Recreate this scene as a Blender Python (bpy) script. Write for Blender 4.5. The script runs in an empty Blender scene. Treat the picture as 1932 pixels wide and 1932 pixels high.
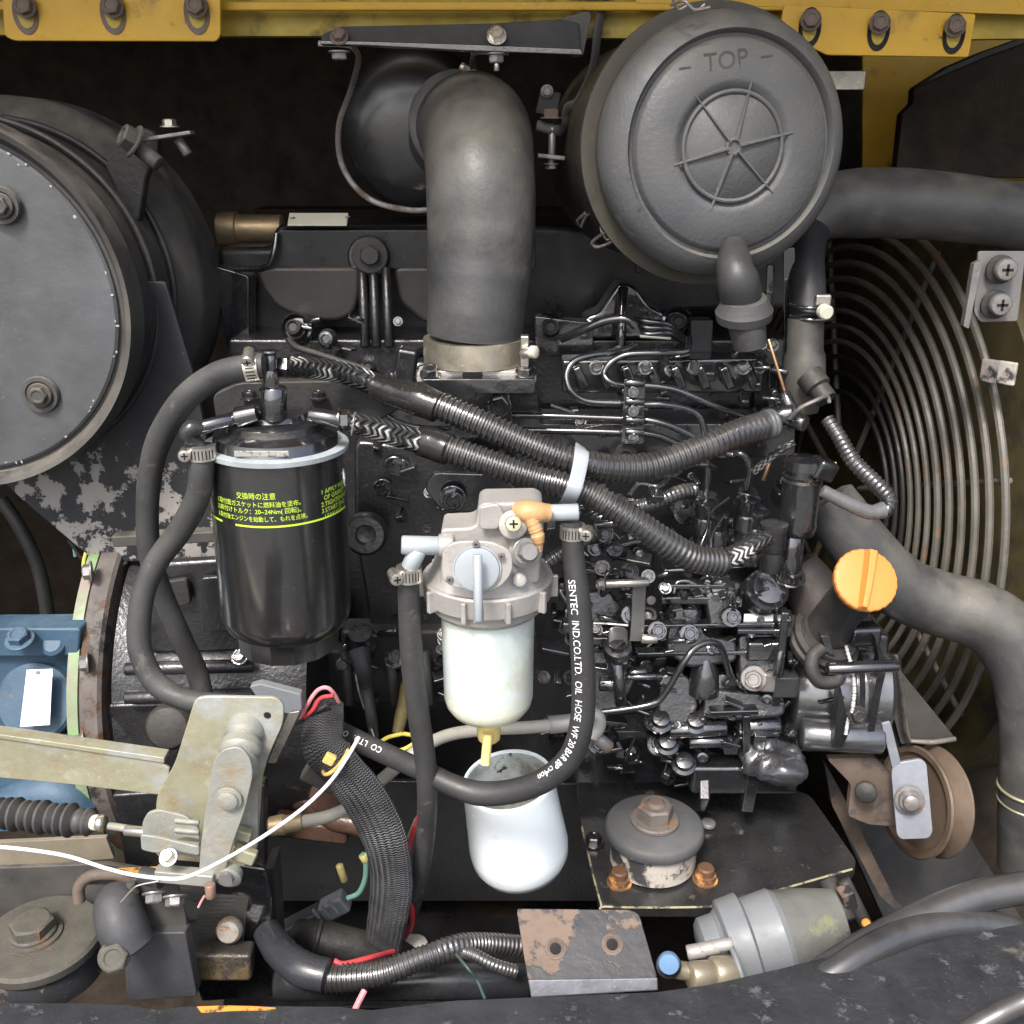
import bpy, bmesh, math, random
from mathutils import Vector, Matrix, Euler
R = math.radians
random.seed(7)
scene = bpy.context.scene
COL = scene.collection

# ------------------------------------------------------------------ camera
PITCH, FOV, CAMZ = 20.0, 54.0, 1.45
cd = bpy.data.cameras.new('camera'); cam = bpy.data.objects.new('camera', cd); COL.objects.link(cam)
cam.location = (0, 0, CAMZ); cam.rotation_euler = (R(90 - PITCH), 0, 0)
cd.sensor_width = 36; cd.sensor_fit = 'HORIZONTAL'; cd.angle = R(FOV); cd.clip_start = .01; cd.clip_end = 500
scene.camera = cam
# ------------------------------------------------------------------ light
SUN_EL, SUN_AZ = 52, 200          # azimuth measured from +Y clockwise: the sun stands behind the camera, a bit to the left
w = bpy.data.worlds.new('World'); scene.world = w; w.use_nodes = True
nt = w.node_tree; nt.nodes.clear()
sky = nt.nodes.new('ShaderNodeTexSky'); sky.sky_type = 'NISHITA'; sky.sun_disc = False
sky.sun_elevation = R(SUN_EL); sky.sun_rotation = R(SUN_AZ); sky.air_density = 1.0; sky.dust_density = 4.0; sky.ozone_density = 1.0
hs = nt.nodes.new('ShaderNodeHueSaturation'); hs.inputs['Saturation'].default_value = .8
bg = nt.nodes.new('ShaderNodeBackground'); bg.inputs['Strength'].default_value = .14
wo = nt.nodes.new('ShaderNodeOutputWorld')
nt.links.new(sky.outputs[0], hs.inputs['Color']); nt.links.new(hs.outputs[0], bg.inputs[0]); nt.links.new(bg.outputs[0], wo.inputs[0])
sd = bpy.data.lights.new('sun', 'SUN'); sd.energy = 2.0; sd.angle = R(13); sd.color = (1, .97, .93)
sun = bpy.data.objects.new('sun', sd); COL.objects.link(sun)
_az, _el = R(SUN_AZ), R(SUN_EL)
_d = Vector((math.sin(_az) * math.cos(_el), math.cos(_az) * math.cos(_el), math.sin(_el)))
sun.rotation_euler = _d.to_track_quat('Z', 'Y').to_euler(); sun.location = _d * 20
scene.view_settings.view_transform = 'Standard'; scene.view_settings.look = 'None'
scene.view_settings.exposure = 1.1; scene.view_settings.gamma = 1
scene.cycles.max_bounces = 7; scene.cycles.use_denoising = True

# ------------------------------------------------------------------ measuring helpers
F = 966 / math.tan(R(FOV / 2))
CP = Vector((0, 0, CAMZ)); cp_, sp_ = math.cos(R(PITCH)), math.sin(R(PITCH))
FWD = Vector((0, cp_, -sp_)); UPV = Vector((0, sp_, cp_)); RT = Vector((1, 0, 0))
X, Y, Z = Vector((1, 0, 0)), Vector((0, 1, 0)), Vector((0, 0, 1))
def ray(u, v): return RT * ((u - 966) / F) + UPV * (-(v - 966) / F) + FWD
def P(u, v, y): d = ray(u, v); return CP + d * (y / d.y)
def PZ(u, v, z): d = ray(u, v); return CP + d * ((z - CAMZ) / d.z)
def PN(u, v, q, n): d = ray(u, v); return CP + d * ((q - CP).dot(n) / d.dot(n))
def sc(p): return (p - CP).dot(FWD) / F
def W3(p): return p if isinstance(p, Vector) else P(*p)

# ------------------------------------------------------------------ objects
WL = {}
def link(o, parent, loc):
    COL.objects.link(o)
    if parent is not None:
        o.parent = parent; o.location = loc - WL[parent.name]
    else: o.location = loc
    WL[o.name] = loc.copy()
def tag(o, label=None, cat=None, group=None, kind=None):
    if label: o['label'] = label
    if cat: o['category'] = cat
    if group: o['group'] = group
    if kind: o['kind'] = kind
    return o
def thing(name, label, cat, at, group=None):
    o = bpy.data.objects.new(name, None); o.empty_display_size = .02
    link(o, None, W3(at)); return tag(o, label, cat, group)
def mk(name, vs, fs, mat, parent=None, sharp=38, uvs=None, bevel=0, bseg=2, sub=0):
    vs = [Vector(v) for v in vs]
    c = sum(vs, Vector()) / len(vs)
    me = bpy.data.meshes.new(name)
    me.from_pydata([v - c for v in vs], [], fs)
    me.materials.append(mat)
    if uvs:
        ul = me.uv_layers.new(name='UVMap')
        for poly in me.polygons:
            us = [uvs[i] for i in poly.vertices]
            mx = max(q[0] for q in us)
            for li, q in zip(poly.loop_indices, us):
                uu = q[0] + 1 if (mx > .75 and q[0] < .25) else q[0]
                ul.data[li].uv = (uu, q[1])
    bm = bmesh.new(); bm.from_mesh(me); bmesh.ops.recalc_face_normals(bm, faces=bm.faces); bm.to_mesh(me); bm.free()
    me.polygons.foreach_set('use_smooth', [True] * len(me.polygons))
    me.set_sharp_from_angle(angle=R(sharp))
    o = bpy.data.objects.new(name, me); link(o, parent, c)
    if bevel:
        m = o.modifiers.new('b', 'BEVEL'); m.width = bevel; m.segments = bseg; m.limit_method = 'ANGLE'; m.angle_limit = R(35); m.harden_normals = True
    if sub:
        m = o.modifiers.new('s', 'SUBSURF'); m.levels = sub; m.render_levels = sub
    return o
def frame(n, up=None):
    n = n.normalized(); up = up or (Z if abs(n.z) < .9 else Y)
    a = up.cross(n).normalized(); return a, n.cross(a).normalized()
def lathe(name, at, axis, prof, mat, parent=None, seg=36, s=None, px=True, sharp=38, caps=(1, 1), lobes=0, wob=0, el=(1, 1), up=None):
    """prof: (height, radius) pairs along axis, in px at the base point"""
    p = W3(at); ax = Vector(axis).normalized(); k = s or (sc(p) if px else 1)
    a, b = frame(ax, up); vs = []; fs = []; uvs = []
    L = 0; last = None
    for (h, r) in prof:
        if last: L += math.hypot(h - last[0], r - last[1]) * k
        last = (h, r)
        for i in range(seg):
            t = 2 * math.pi * i / seg
            rr = r * (1 + (wob * math.cos(lobes * t) if lobes else 0))
            vs.append(p + ax * h * k + (a * math.cos(t) * el[0] + b * math.sin(t) * el[1]) * max(rr * k, 1e-5)); uvs.append((i / seg, L))
    m = len(prof)
    for j in range(m - 1):
        for i in range(seg):
            i2 = (i + 1) % seg
            fs.append((j * seg + i, j * seg + i2, (j + 1) * seg + i2, (j + 1) * seg + i))
    if caps[0]: fs.append(tuple(range(seg))[::-1])
    if caps[1]: fs.append(tuple((m - 1) * seg + i for i in range(seg)))
    return mk(name, vs, fs, mat, parent, sharp=sharp, uvs=uvs)
def cyl(name, at, axis, r, h, mat, parent=None, seg=28, ch=.12, **kw):
    c = r * ch
    return lathe(name, at, axis, [(0, r - c), (c, r), (h - c, r), (h, r - c)], mat, parent, seg=seg, sharp=50, **kw)
def rod(name, a, b, r, mat, parent=None, seg=16, prof=None):
    A, B = W3(a), W3(b); L = (B - A).length; k = sc(A); 
    c = min(r * .15 * k, L * .1)
    return lathe(name, A, B - A, [(0, r * k - c), (c, r * k), (L - c, r * k), (L, r * k - c)], mat, parent, seg=seg, px=False, sharp=50)
def spline(pts, step):
    P0 = [pts[0] * 2 - pts[1]] + pts + [pts[-1] * 2 - pts[-2]]
    out = []
    for i in range(1, len(P0) - 2):
        a, b, c, d = P0[i - 1:i + 3]
        n = max(2, int(math.ceil((c - b).length / step)))
        for j in range(n):
            t = j / n
            out.append((.5 * ((2 * b) + (c - a) * t + (2 * a - 5 * b + 4 * c - d) * t * t + (3 * b - a - 3 * c + d) * t ** 3), i - 1 + t))
    out.append((P0[-2], len(pts) - 1.0)); return out
def frames(pth, up=None):
    T = []
    for i in range(len(pth)):
        a = pth[max(0, i - 1)]; b = pth[min(len(pth) - 1, i + 1)]; T.append((b - a).normalized())
    n = (up or Z).cross(T[0])
    if n.length < .1: n = X.cross(T[0])
    n.normalize(); N = [n]
    for i in range(1, len(pth)):
        q = T[i - 1].rotation_difference(T[i]); n = q @ N[-1]; n = (n - T[i] * n.dot(T[i])).normalized(); N.append(n)
    return T, N
def tube(name, pts, r, mat, parent=None, seg=20, step=None, corr=None, flat=1.0, capr=.25, up=None, sharp=40, face=None, jit=0):
    """pts: (u,v,y); r px (number or list); corr=(pitch px, depth fraction) for corrugated hose"""
    Pw = [W3(q) for q in pts]; rs = r if isinstance(r, (list, tuple)) else [r] * len(pts)
    rm = [rr * sc(q) for rr, q in zip(rs, Pw)]
    k = sc(Pw[0]); st = step * k if step else min(rm) * .45
    if corr: st = corr[0] * k / 4
    sp = spline(Pw, st)
    if corr:    # resample evenly
        pp = [sp[0]]; acc = 0
        L = [0]
        for i in range(1, len(sp)): L.append(L[-1] + (sp[i][0] - sp[i - 1][0]).length)
        n = max(8, int(L[-1] / st / 4) * 4); out = []; j = 0
        for i in range(n + 1):
            t = L[-1] * i / n
            while j < len(L) - 2 and L[j + 1] < t: j += 1
            f = (t - L[j]) / max(1e-9, L[j + 1] - L[j]); out.append((sp[j][0].lerp(sp[j + 1][0], f), sp[j][1] + (sp[j + 1][1] - sp[j][1]) * f))
        sp = out
    pth = [q[0] for q in sp]; T, N = frames(pth, up)
    vs = []; fs = []; uvs = []; L = 0
    def rad(t):
        i = min(int(t), len(rm) - 2); f = t - i; f = f * f * (3 - 2 * f); return rm[i] * (1 - f) + rm[i + 1] * f
    rings = []
    for i, (p, t) in enumerate(sp):
        rr = rad(t)
        if corr: rr *= (1, 1, 1 - corr[1], 1 - corr[1])[i % 4]
        if jit: rr *= 1 + random.uniform(-jit, jit)
        rings.append((p, T[i], N[i], rr))
    if capr:
        p, t, n, rr = rings[0]; rings = [(p - t * 0, t, n, rr * (1 - capr)), (p + t * rr * capr * .5, t, n, rr)] + rings[1:] if len(rings) > 2 else rings
        p, t, n, rr = rings[-1]; rings = rings[:-1] + [(p - t * rr * capr * .5, t, n, rr), (p, t, n, rr * (1 - capr))]
    last = None
    for (p, t, n, rr) in rings:
        b = t.cross(n)
        if face is not None:      # orient the flat side towards a direction
            b = (face - t * face.dot(t)).normalized(); n = b.cross(t)
        if last is not None: L += (p - last).length
        last = p
        for s_ in range(seg):
            a = 2 * math.pi * s_ / seg
            vs.append(p + n * math.cos(a) * rr + b * math.sin(a) * rr * flat); uvs.append((s_ / seg, L))
    m = len(rings)
    for j in range(m - 1):
        for i in range(seg):
            i2 = (i + 1) % seg; fs.append((j * seg + i, j * seg + i2, (j + 1) * seg + i2, (j + 1) * seg + i))
    fs.append(tuple(range(seg))[::-1]); fs.append(tuple((m - 1) * seg + i for i in range(seg)))
    return mk(name, vs, fs, mat, parent, sharp=sharp, uvs=uvs)
def rnd(poly, r, n=4):
    out = []
    for i in range(len(poly)):
        a, b, c = Vector(poly[i - 1]), Vector(poly[i]), Vector(poly[(i + 1) % len(poly)])
        d1, d2 = (a - b), (c - b); k = min(r, d1.length * .45, d2.length * .45)
        if k < .5: out.append(b); continue
        p, q = b + d1.normalized() * k, b + d2.normalized() * k
        for j in range(n + 1):
            t = j / n; out.append(p * (1 - t) ** 2 + b * 2 * t * (1 - t) + q * t * t)
    return out
def plate(name, poly, at, thick, mat, parent=None, normal=None, r=0, bevel=1.2, bseg=2, holes=()):
    """polygon given in px, lying in the plane through at (normal towards the viewer), thick px behind it"""
    q = W3(at); n = (normal or -Y).normalized(); k = sc(q)
    pl = rnd(poly, r) if r else [Vector(p) for p in poly]
    pts = [PN(p[0], p[1], q, n) for p in pl]
    m = len(pts); vs = pts + [p - n * thick * k for p in pts]
    fs = [tuple(range(m)), tuple(range(2 * m - 1, m - 1, -1))] + [(i, (i + 1) % m, m + (i + 1) % m, m + i) for i in range(m)]
    return mk(name, vs, fs, mat, parent, bevel=bevel * k, bseg=bseg)
def box(name, at, size, mat, parent=None, rot=(0, 0, 0), bevel=2, px=True, bseg=2, taper=1):
    p = W3(at); k = sc(p) if px else 1
    sx, sy, sz = size[0] * k / 2, size[2] * k / 2, size[1] * k / 2   # size = width, height, depth
    m = Euler([R(a) for a in rot]).to_matrix()
    vs = [p + m @ Vector((x * sx * (taper if z > 0 else 1), y * sy, z * sz)) for x in (-1, 1) for y in (-1, 1) for z in (-1, 1)]
    fs = [(0, 1, 3, 2), (4, 6, 7, 5), (0, 4, 5, 1), (2, 3, 7, 6), (0, 2, 6, 4), (1, 5, 7, 3)]
    return mk(name, vs, fs, mat, parent, bevel=bevel * k, bseg=bseg)
CR = bpy.data.textures.new('crumple_noise', 'CLOUDS'); CR.noise_scale = .022; CR.noise_depth = 3
def crumple(o, s):
    m = o.modifiers.new('d', 'DISPLACE'); m.texture = CR; m.strength = s; m.mid_level = .5; m.texture_coords = 'LOCAL'; return o
def bolt(at, axis, r, mat, parent=None, h=None, washer=1.35, name='bolt', wh=.22, cup=True):
    h = h or r * .9; ax = Vector(axis).normalized(); p = W3(at); k = sc(p); a, b = frame(ax)
    ph = random.uniform(0, 1); vs = []; fs = []
    def ringv(hh, rr, n, off=0):
        s0 = len(vs)
        for i in range(n): t = 2 * math.pi * i / n + off; vs.append(p + ax * hh * k + (a * math.cos(t) + b * math.sin(t)) * rr * k)
        return s0
    def bridge(s0, s1, n):
        for i in range(n): fs.append((s0 + i, s0 + (i + 1) % n, s1 + (i + 1) % n, s1 + i))
    n = 24; w0 = wh * r
    r0 = ringv(0, r * washer, n); r1 = ringv(w0 * .7, r * washer, n); r2 = ringv(w0, r * washer * .93, n)
    bridge(r0, r1, n); bridge(r1, r2, n); fs.append(tuple(range(r0, r0 + n))[::-1]); fs.append(tuple(range(r2, r2 + n)))
    def hexr(hh, rr, chf=0):
        s0 = len(vs)
        for i in range(24):
            t = 2 * math.pi * i / 24; u = (t % (math.pi / 3)) - math.pi / 6
            q = rr * math.cos(math.pi / 6) / math.cos(u)
            if chf: q = min(q, rr * chf)
            vs.append(p + ax * hh * k + (a * math.cos(t + ph) + b * math.sin(t + ph)) * q * k)
        return s0
    h0 = hexr(w0 * .9, r); h1 = hexr(w0 + h * .86, r); h2 = hexr(w0 + h, r * .95, .84)
    bridge(h0, h1, 24); bridge(h1, h2, 24)
    if cup:
        h3 = ringv(w0 + h, r * .62, 24, ph); h4 = ringv(w0 + h * .86, r * .52, 24, ph); bridge(h2, h3, 24); bridge(h3, h4, 24); fs.append(tuple(range(h4, h4 + 24)))
    else: fs.append(tuple(range(h2, h2 + 24)))
    return mk(name, vs, fs, mat, parent, sharp=25)
def screw(at, axis, r, mat, parent=None, h=None, name='screw', dark=None):
    h = h or r * .55; ax = Vector(axis).normalized(); p = W3(at)
    o = lathe(name, p, axis, [(0, r), (h * .6, r), (h * .9, r * .88), (h, r * .6)], mat, parent, seg=20)
    if dark:
        k = sc(p); a, b = frame(ax)
        for q, w_ in ((a, b), (b, a)):
            c = p + ax * h * k; vs = [c + q * x * r * .5 * k + w_ * y * r * .11 * k + ax * z * r * .06 * k for x in (-1, 1) for y in (-1, 1) for z in (-1, 1)]
            mk('slot', vs, [(0, 1, 3, 2), (4, 6, 7, 5), (0, 4, 5, 1), (2, 3, 7, 6), (0, 2, 6, 4), (1, 5, 7, 3)], dark, o)
    return o
def torus(name, c, n, Rm, rm, mat, parent=None, seg=48, rs=10, a0=0, a1=360, up=None, el=1):
    a, b = frame(n, up); nn = n.normalized(); full = a1 - a0 >= 360; m = seg if full else seg + 1; vs = []; fs = []; uvs = []
    for i in range(m):
        t = R(a0 + (a1 - a0) * i / seg); d = a * math.cos(t) + b * math.sin(t) * el
        for j in range(rs): q = 2 * math.pi * j / rs; vs.append(c + d * (Rm + rm * math.cos(q)) + nn * rm * math.sin(q)); uvs.append((j / rs, Rm * t))
    for i in range(seg):
        for j in range(rs): fs.append((i * rs + j, i * rs + (j + 1) % rs, ((i + 1) % m) * rs + (j + 1) % rs, ((i + 1) % m) * rs + j))
    if not full: fs.append(tuple(range(rs))); fs.append(tuple((m - 1) * rs + j for j in range(rs))[::-1])
    return mk(name, vs, fs, mat, parent, uvs=uvs)
def clamp(at, axis, r, wd, mat, parent, scr=(1, 0, 0), dark=None, sr=.42):
    """worm drive hose clamp: band + slots + housing + screw"""
    p = W3(at); ax = Vector(axis).normalized(); k = sc(p)
    b0 = lathe('clamp_band', p - ax * wd * k / 2, ax, [(0, r * 1.0), (0, r * 1.1), (wd, r * 1.1), (wd, r * 1.0)], mat, parent, seg=32, sharp=30)
    s = Vector(scr); s = (s - ax * s.dot(ax)).normalized()
    t = ax.cross(s).normalized()
    cdir = (CP - p); cdir = (cdir - ax * cdir.dot(ax)).normalized()
    if dark:      # the perforated slots of the band, on the side that can be seen
        vs = []; fs = []
        a0 = math.atan2(cdir.dot(ax.cross(s)), cdir.dot(s))
        for i in range(-3, 4):
            if abs(i * .26 + a0) < .45: continue
            an = a0 + i * .26; d = s * math.cos(an) + ax.cross(s) * math.sin(an); e = ax.cross(d); c = p + d * r * 1.105 * k; q = len(vs)
            for x in (-1, 1):
                for y in (-1, 1):
                    for z in (-1, 1): vs.append(c + e * x * r * .045 * k + ax * y * wd * .33 * k + d * z * r * .02 * k)
            fs += [tuple(q + i_ for i_ in f) for f in ((0, 1, 3, 2), (4, 6, 7, 5), (0, 4, 5, 1), (2, 3, 7, 6), (0, 2, 6, 4), (1, 5, 7, 3))]
        sl = mk('slot', vs, fs, dark, b0); sl['kind'] = 'stuff'
    h = p + s * r * 1.28 * k
    lathe('screw_housing', h - t * wd * .45 * k, t, [(0, wd * .42), (wd * .9, wd * .42)], mat, b0, seg=14, sharp=30, s=k)
    sd_ = 1 if t.dot(CP - p) > 0 else -1
    screw(h + t * sd_ * wd * .45 * k, t * sd_, wd * sr * 1.15, mat, b0, h=wd * .4, dark=dark)
    return b0
def letters(name, txt, size, mat, fn, parent, align='LEFT', lines=1.0, fit=None):
    """lettering laid on a surface: fn maps text x,y (metres) to a world point"""
    cu = bpy.data.curves.new(name, 'FONT'); cu.body = txt; cu.size = size; cu.align_x = align; cu.space_line = lines; cu.resolution_u = 3
    o = bpy.data.objects.new(name, cu); COL.objects.link(o)
    dg = bpy.context.evaluated_depsgraph_get(); ev = o.evaluated_get(dg); m2 = ev.to_mesh()
    wx = max(v.co.x for v in m2.vertices); fx = fit / wx if fit else 1
    vs = [fn(v.co.x * fx, v.co.y) for v in m2.vertices]; fs = [tuple(p.vertices) for p in m2.polygons]
    ev.to_mesh_clear(); bpy.data.objects.remove(o); bpy.data.curves.remove(cu)
    return mk(name, vs, fs, mat, parent)

# ------------------------------------------------------------------ materials
MC = {}
def M(name, col, rough=.5, metal=0., patches=(), bump=0, bs=150, coat=0, rvar=.12, dust=0, dustcol=(.16, .145, .12), spec=.5, cior=1.5, crough=.08, speck=.6, sss=0, extra=None, mott=.25, ms=25):
    if name in MC: return MC[name]
    m = bpy.data.materials.new(name); m.use_nodes = True; MC[name] = m
    n = m.node_tree.nodes; l = m.node_tree.links; b = n['Principled BSDF']
    tc = n.new('ShaderNodeTexCoord'); co = tc.outputs['Object']
    def noise(s, det=5, off=0, rgh=.6):
        q = n.new('ShaderNodeTexNoise'); q.inputs['Scale'].default_value = s; q.inputs['Detail'].default_value = det; q.inputs['Roughness'].default_value = rgh
        mp = n.new('ShaderNodeMapping'); mp.inputs['Location'].default_value = (off, off * 1.7, off * .6); l.new(co, mp.inputs[0]); l.new(mp.outputs[0], q.inputs['Vector']); return q.outputs['Fac']
    def ramp(s, lo, hi):
        q = n.new('ShaderNodeMapRange'); q.inputs['From Min'].default_value = lo; q.inputs['From Max'].default_value = hi; q.clamp = True; l.new(s, q.inputs['Value']); return q.outputs[0]
    def mixc(f, a, c):
        q = n.new('ShaderNodeMix'); q.data_type = 'RGBA'
        l.new(f, q.inputs[0]) if not isinstance(f, float) else setattr(q.inputs[0], 'default_value', f)
        for s_, v in ((6, a), (7, c)):
            if isinstance(v, tuple): q.inputs[s_].default_value = (*v[:3], 1)
            else: l.new(v, q.inputs[s_])
        return q.outputs[2]
    def mixf(f, a, c):
        q = n.new('ShaderNodeMix'); q.data_type = 'FLOAT'; l.new(f, q.inputs[0])
        for s_, v in ((2, a), (3, c)):
            if isinstance(v, (int, float)): q.inputs[s_].default_value = v
            else: l.new(v, q.inputs[s_])
        return q.outputs[0]
    def mul(a, c):
        q = n.new('ShaderNodeMath'); q.operation = 'MULTIPLY'; l.new(a, q.inputs[0])
        if isinstance(c, (int, float)): q.inputs[1].default_value = c
        else: l.new(c, q.inputs[1])
        return q.outputs[0]
    mo = noise(ms, 6)
    C = mixc(ramp(mo, .3, .7), tuple(c * (1 - mott) for c in col), tuple(min(.95, c * (1 + mott)) for c in col))
    RG = mixf(ramp(noise(ms * 2.3, 4, 3), .3, .7), max(.03, rough - rvar), min(1, rough + rvar))
    H = None; MT = metal
    for i, (pc, ps, lo, hi, pr) in enumerate(patches):
        f = ramp(noise(ps, 8, 7 + 5 * i, .65), lo, hi)
        C = mixc(f, C, pc); RG = mixf(f, RG, pr)
        if isinstance(MT, (int, float)) and metal > 0: MT = mixf(f, metal, 0.)
        H = f if H is None else H
    if speck:
        f = mul(ramp(noise(520, 2, 4), .66, .72), mul(ramp(noise(16, 4, 6), .42, .62), speck))
        C = mixc(f, C, tuple(min(.9, c * 1.6 + .10) for c in col)); RG = mixf(f, RG, .85)
        f = mul(ramp(noise(75, 6, 12, .7), .5, .72), speck * .55)
        C = mixc(f, C, tuple(c * .72 + .022 for c in col)); RG = mixf(f, RG, min(1, rough + .3))
    if dust:
        g = n.new('ShaderNodeNewGeometry'); sx = n.new('ShaderNodeSeparateXYZ'); l.new(g.outputs['Normal'], sx.inputs[0])
        f = mul(ramp(sx.outputs[2], -.2, .9), mul(ramp(noise(30, 6, 9), .35, .65), dust)); q = mul(ramp(noise(11, 3, 2), .3, .7), dust * .35)
        ad = n.new('ShaderNodeMath'); ad.operation = 'ADD'; ad.use_clamp = True; l.new(f, ad.inputs[0]); l.new(q, ad.inputs[1])
        C = mixc(ad.outputs[0], C, dustcol); RG = mixf(ad.outputs[0], RG, .85)
    if extra: C, RG = extra(n, l, tc, C, RG, mixc, mixf, b)
    l.new(C, b.inputs['Base Color']); l.new(RG, b.inputs['Roughness'])
    if isinstance(MT, (int, float)): b.inputs['Metallic'].default_value = MT
    else: l.new(MT, b.inputs['Metallic'])
    b.inputs['Specular IOR Level'].default_value = spec; b.inputs['Coat Weight'].default_value = coat; b.inputs['Coat Roughness'].default_value = crough; b.inputs['Coat IOR'].default_value = cior
    if sss:
        b.inputs['Subsurface Weight'].default_value = sss; b.inputs['Subsurface Radius'].default_value = (.02, .02, .02); b.inputs['Subsurface Scale'].default_value = .5
    if bump or H is not None:
        bp = n.new('ShaderNodeBump'); bp.inputs['Distance'].default_value = .001; bp.inputs['Strength'].default_value = max(bump, .15)
        hh = noise(bs, 4, 1)
        if H is not None:
            ad = n.new('ShaderNodeMath'); ad.operation = 'SUBTRACT'; l.new(hh, ad.inputs[0]); l.new(H, ad.inputs[1]); hh = ad.outputs[0]
        l.new(hh, bp.inputs['Height']); l.new(bp.outputs[0], b.inputs['Normal'])
        if coat: l.new(bp.outputs[0], b.inputs['Coat Normal'])
    return m
def braid_extra(c1, c2, nx, ny, worn=None, thr=(.4, .6), zig=1.6):
    def f(n, l, tc, C, RG, mixc, mixf, b):
        sp = n.new('ShaderNodeSeparateXYZ'); l.new(tc.outputs['UV'], sp.inputs[0])
        def mth(op, a, c=None):
            q = n.new('ShaderNodeMath'); q.operation = op
            for i, v in enumerate((a, c)):
                if v is None: continue
                if isinstance(v, (int, float)): q.inputs[i].default_value = v
                else: l.new(v, q.inputs[i])
            return q.outputs[0]
        a = mth('MULTIPLY', sp.outputs[0], nx * 6.2832); c = mth('MULTIPLY', sp.outputs[1], ny * 6.2832)
        q = n.new('ShaderNodeMath'); q.operation = 'PINGPONG'; q.inputs[1].default_value = .5
        l.new(mth('MULTIPLY', sp.outputs[0], nx), q.inputs[0])
        no0 = n.new('ShaderNodeTexNoise'); no0.inputs['Scale'].default_value = 60; l.new(tc.outputs['Object'], no0.inputs['Vector'])
        ph = mth('ADD', mth('MULTIPLY', q.outputs[0], zig * 6.2832), mth('MULTIPLY', no0.outputs['Fac'], 9.))
        rows = mth('ABSOLUTE', mth('SINE', mth('MULTIPLY', a, 1.0)))
        s = mth('MULTIPLY', mth('SINE', mth('ADD', c, ph)), mth('ADD', mth('MULTIPLY', rows, .6), .4))
        k = n.new('ShaderNodeMapRange'); k.inputs['From Min'].default_value = -.25; k.inputs['From Max'].default_value = .35; l.new(s, k.inputs[0])
        f1 = k.outputs[0]
        if worn:
            no = n.new('ShaderNodeTexNoise'); no.inputs['Scale'].default_value = worn; no.inputs['Detail'].default_value = 4; l.new(tc.outputs['Object'], no.inputs['Vector'])
            k2 = n.new('ShaderNodeMapRange'); k2.inputs['From Min'].default_value = thr[0]; k2.inputs['From Max'].default_value = thr[1]; l.new(no.outputs['Fac'], k2.inputs[0])
            f1 = mth('MULTIPLY', f1, k2.outputs[0])
        bp = n.new('ShaderNodeBump'); bp.inputs['Distance'].default_value = .0012; bp.inputs['Strength'].default_value = .7; l.new(s, bp.inputs['Height']); l.new(bp.outputs[0], b.inputs['Normal'])
        return mixc(f1, c1, c2), RG
    return f
RUST = (.10, .045, .02)
gloss = M('gloss_black_paint', (.012, .012, .014), .3, coat=1, cior=1.95, crough=.10, bump=.35, bs=70, rvar=.08, mott=.4, patches=(((.05, .045, .035), 45, .66, .74, .6),))
glossc = M('clean_gloss_black_paint', (.013, .013, .015), .25, coat=1, cior=2.1, crough=.08, bump=.12, bs=60, rvar=.05)
cast = M('painted_cast_iron', (.013, .013, .015), .35, coat=.6, cior=1.9, crough=.2, bump=.6, bs=260, rvar=.12, mott=.4, dust=.22, dustcol=(.05, .046, .04), patches=(((.05, .04, .03), 30, .64, .72, .7),))
castd = M('dusty_cast_iron', (.015, .015, .016), .45, bump=.6, bs=200, dust=.6, dustcol=(.075, .067, .056))
darkp = M('dark_panel', (.034, .026, .019), .85, spec=.25, bump=.3, bs=80, mott=.4, patches=(((.022, .016, .012), 14, .55, .7, .9),))
dusty = M('dusty_black_steel', (.03, .03, .031), .5, bump=.4, bs=120, dust=.85, dustcol=(.15, .135, .11), patches=(((.3, .29, .27), 160, .72, .76, .7),))
drum = M('drum_face_paint', (.060, .064, .069), .38, coat=.4, cior=1.6, crough=.35, bump=.35, bs=90, mott=.45, ms=12, dust=.4, dustcol=(.10, .10, .095), patches=(((.35, .35, .34), 150, .75, .78, .7),))
rubber = M('grey_rubber', (.036, .036, .038), .5, bump=.35, bs=250, mott=.4, ms=24, dust=.5, patches=(((.11, .105, .09), 55, .60, .70, .85),), dustcol=(.13, .125, .105))
rubberd = M('intake_rubber', (.038, .039, .043), .42, coat=.35, cior=1.5, crough=.35, bump=.3, bs=200, mott=.4, ms=11, rvar=.15, dust=.75, dustcol=(.14, .13, .105), patches=(((.085, .083, .075), 19, .50, .74, .75), ((.02, .02, .021), 16, .56, .7, .5), ((.26, .25, .23), 140, .70, .73, .8)))
hoseb = M('black_hose_rubber', (.028, .028, .029), .46, bump=.2, bs=300, mott=.25, rvar=.08, dust=.12, patches=(((.12, .12, .11), 160, .68, .75, .7),))
conduit = M('black_conduit_plastic', (.018, .018, .019), .35, dust=.35, dustcol=(.07, .065, .055), patches=(((.05, .046, .04), 26, .52, .66, .8),), coat=1, cior=1.8, crough=.16, rvar=.06, bump=.1, bs=200)
capg = M('grey_moulded_plastic', (.078, .081, .087), .5, bump=.45, bs=320, mott=.22, ms=10, patches=(((.17, .17, .168), 17, .64, .74, .7), ((.05, .05, .052), 30, .62, .7, .4), ((.3, .3, .29), 130, .73, .75, .7)), dust=.45, dustcol=(.2, .18, .13))
zinc = M('yellow_zinc_plate', (.33, .315, .215), .5, .3, bump=.35, bs=150, mott=.22, ms=22, patches=(((.24, .17, .10), 26, .54, .72, .7), ((.40, .42, .42), 14, .52, .66, .45), ((.5, .5, .46), 60, .6, .75, .5)))
zincg = M('grey_zinc_plate', (.33, .34, .31), .45, .35, bump=.35, bs=150, mott=.2, ms=30, patches=(((.24, .19, .12), 34, .56, .72, .7),), dust=.3, dustcol=(.26, .24, .18))
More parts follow.
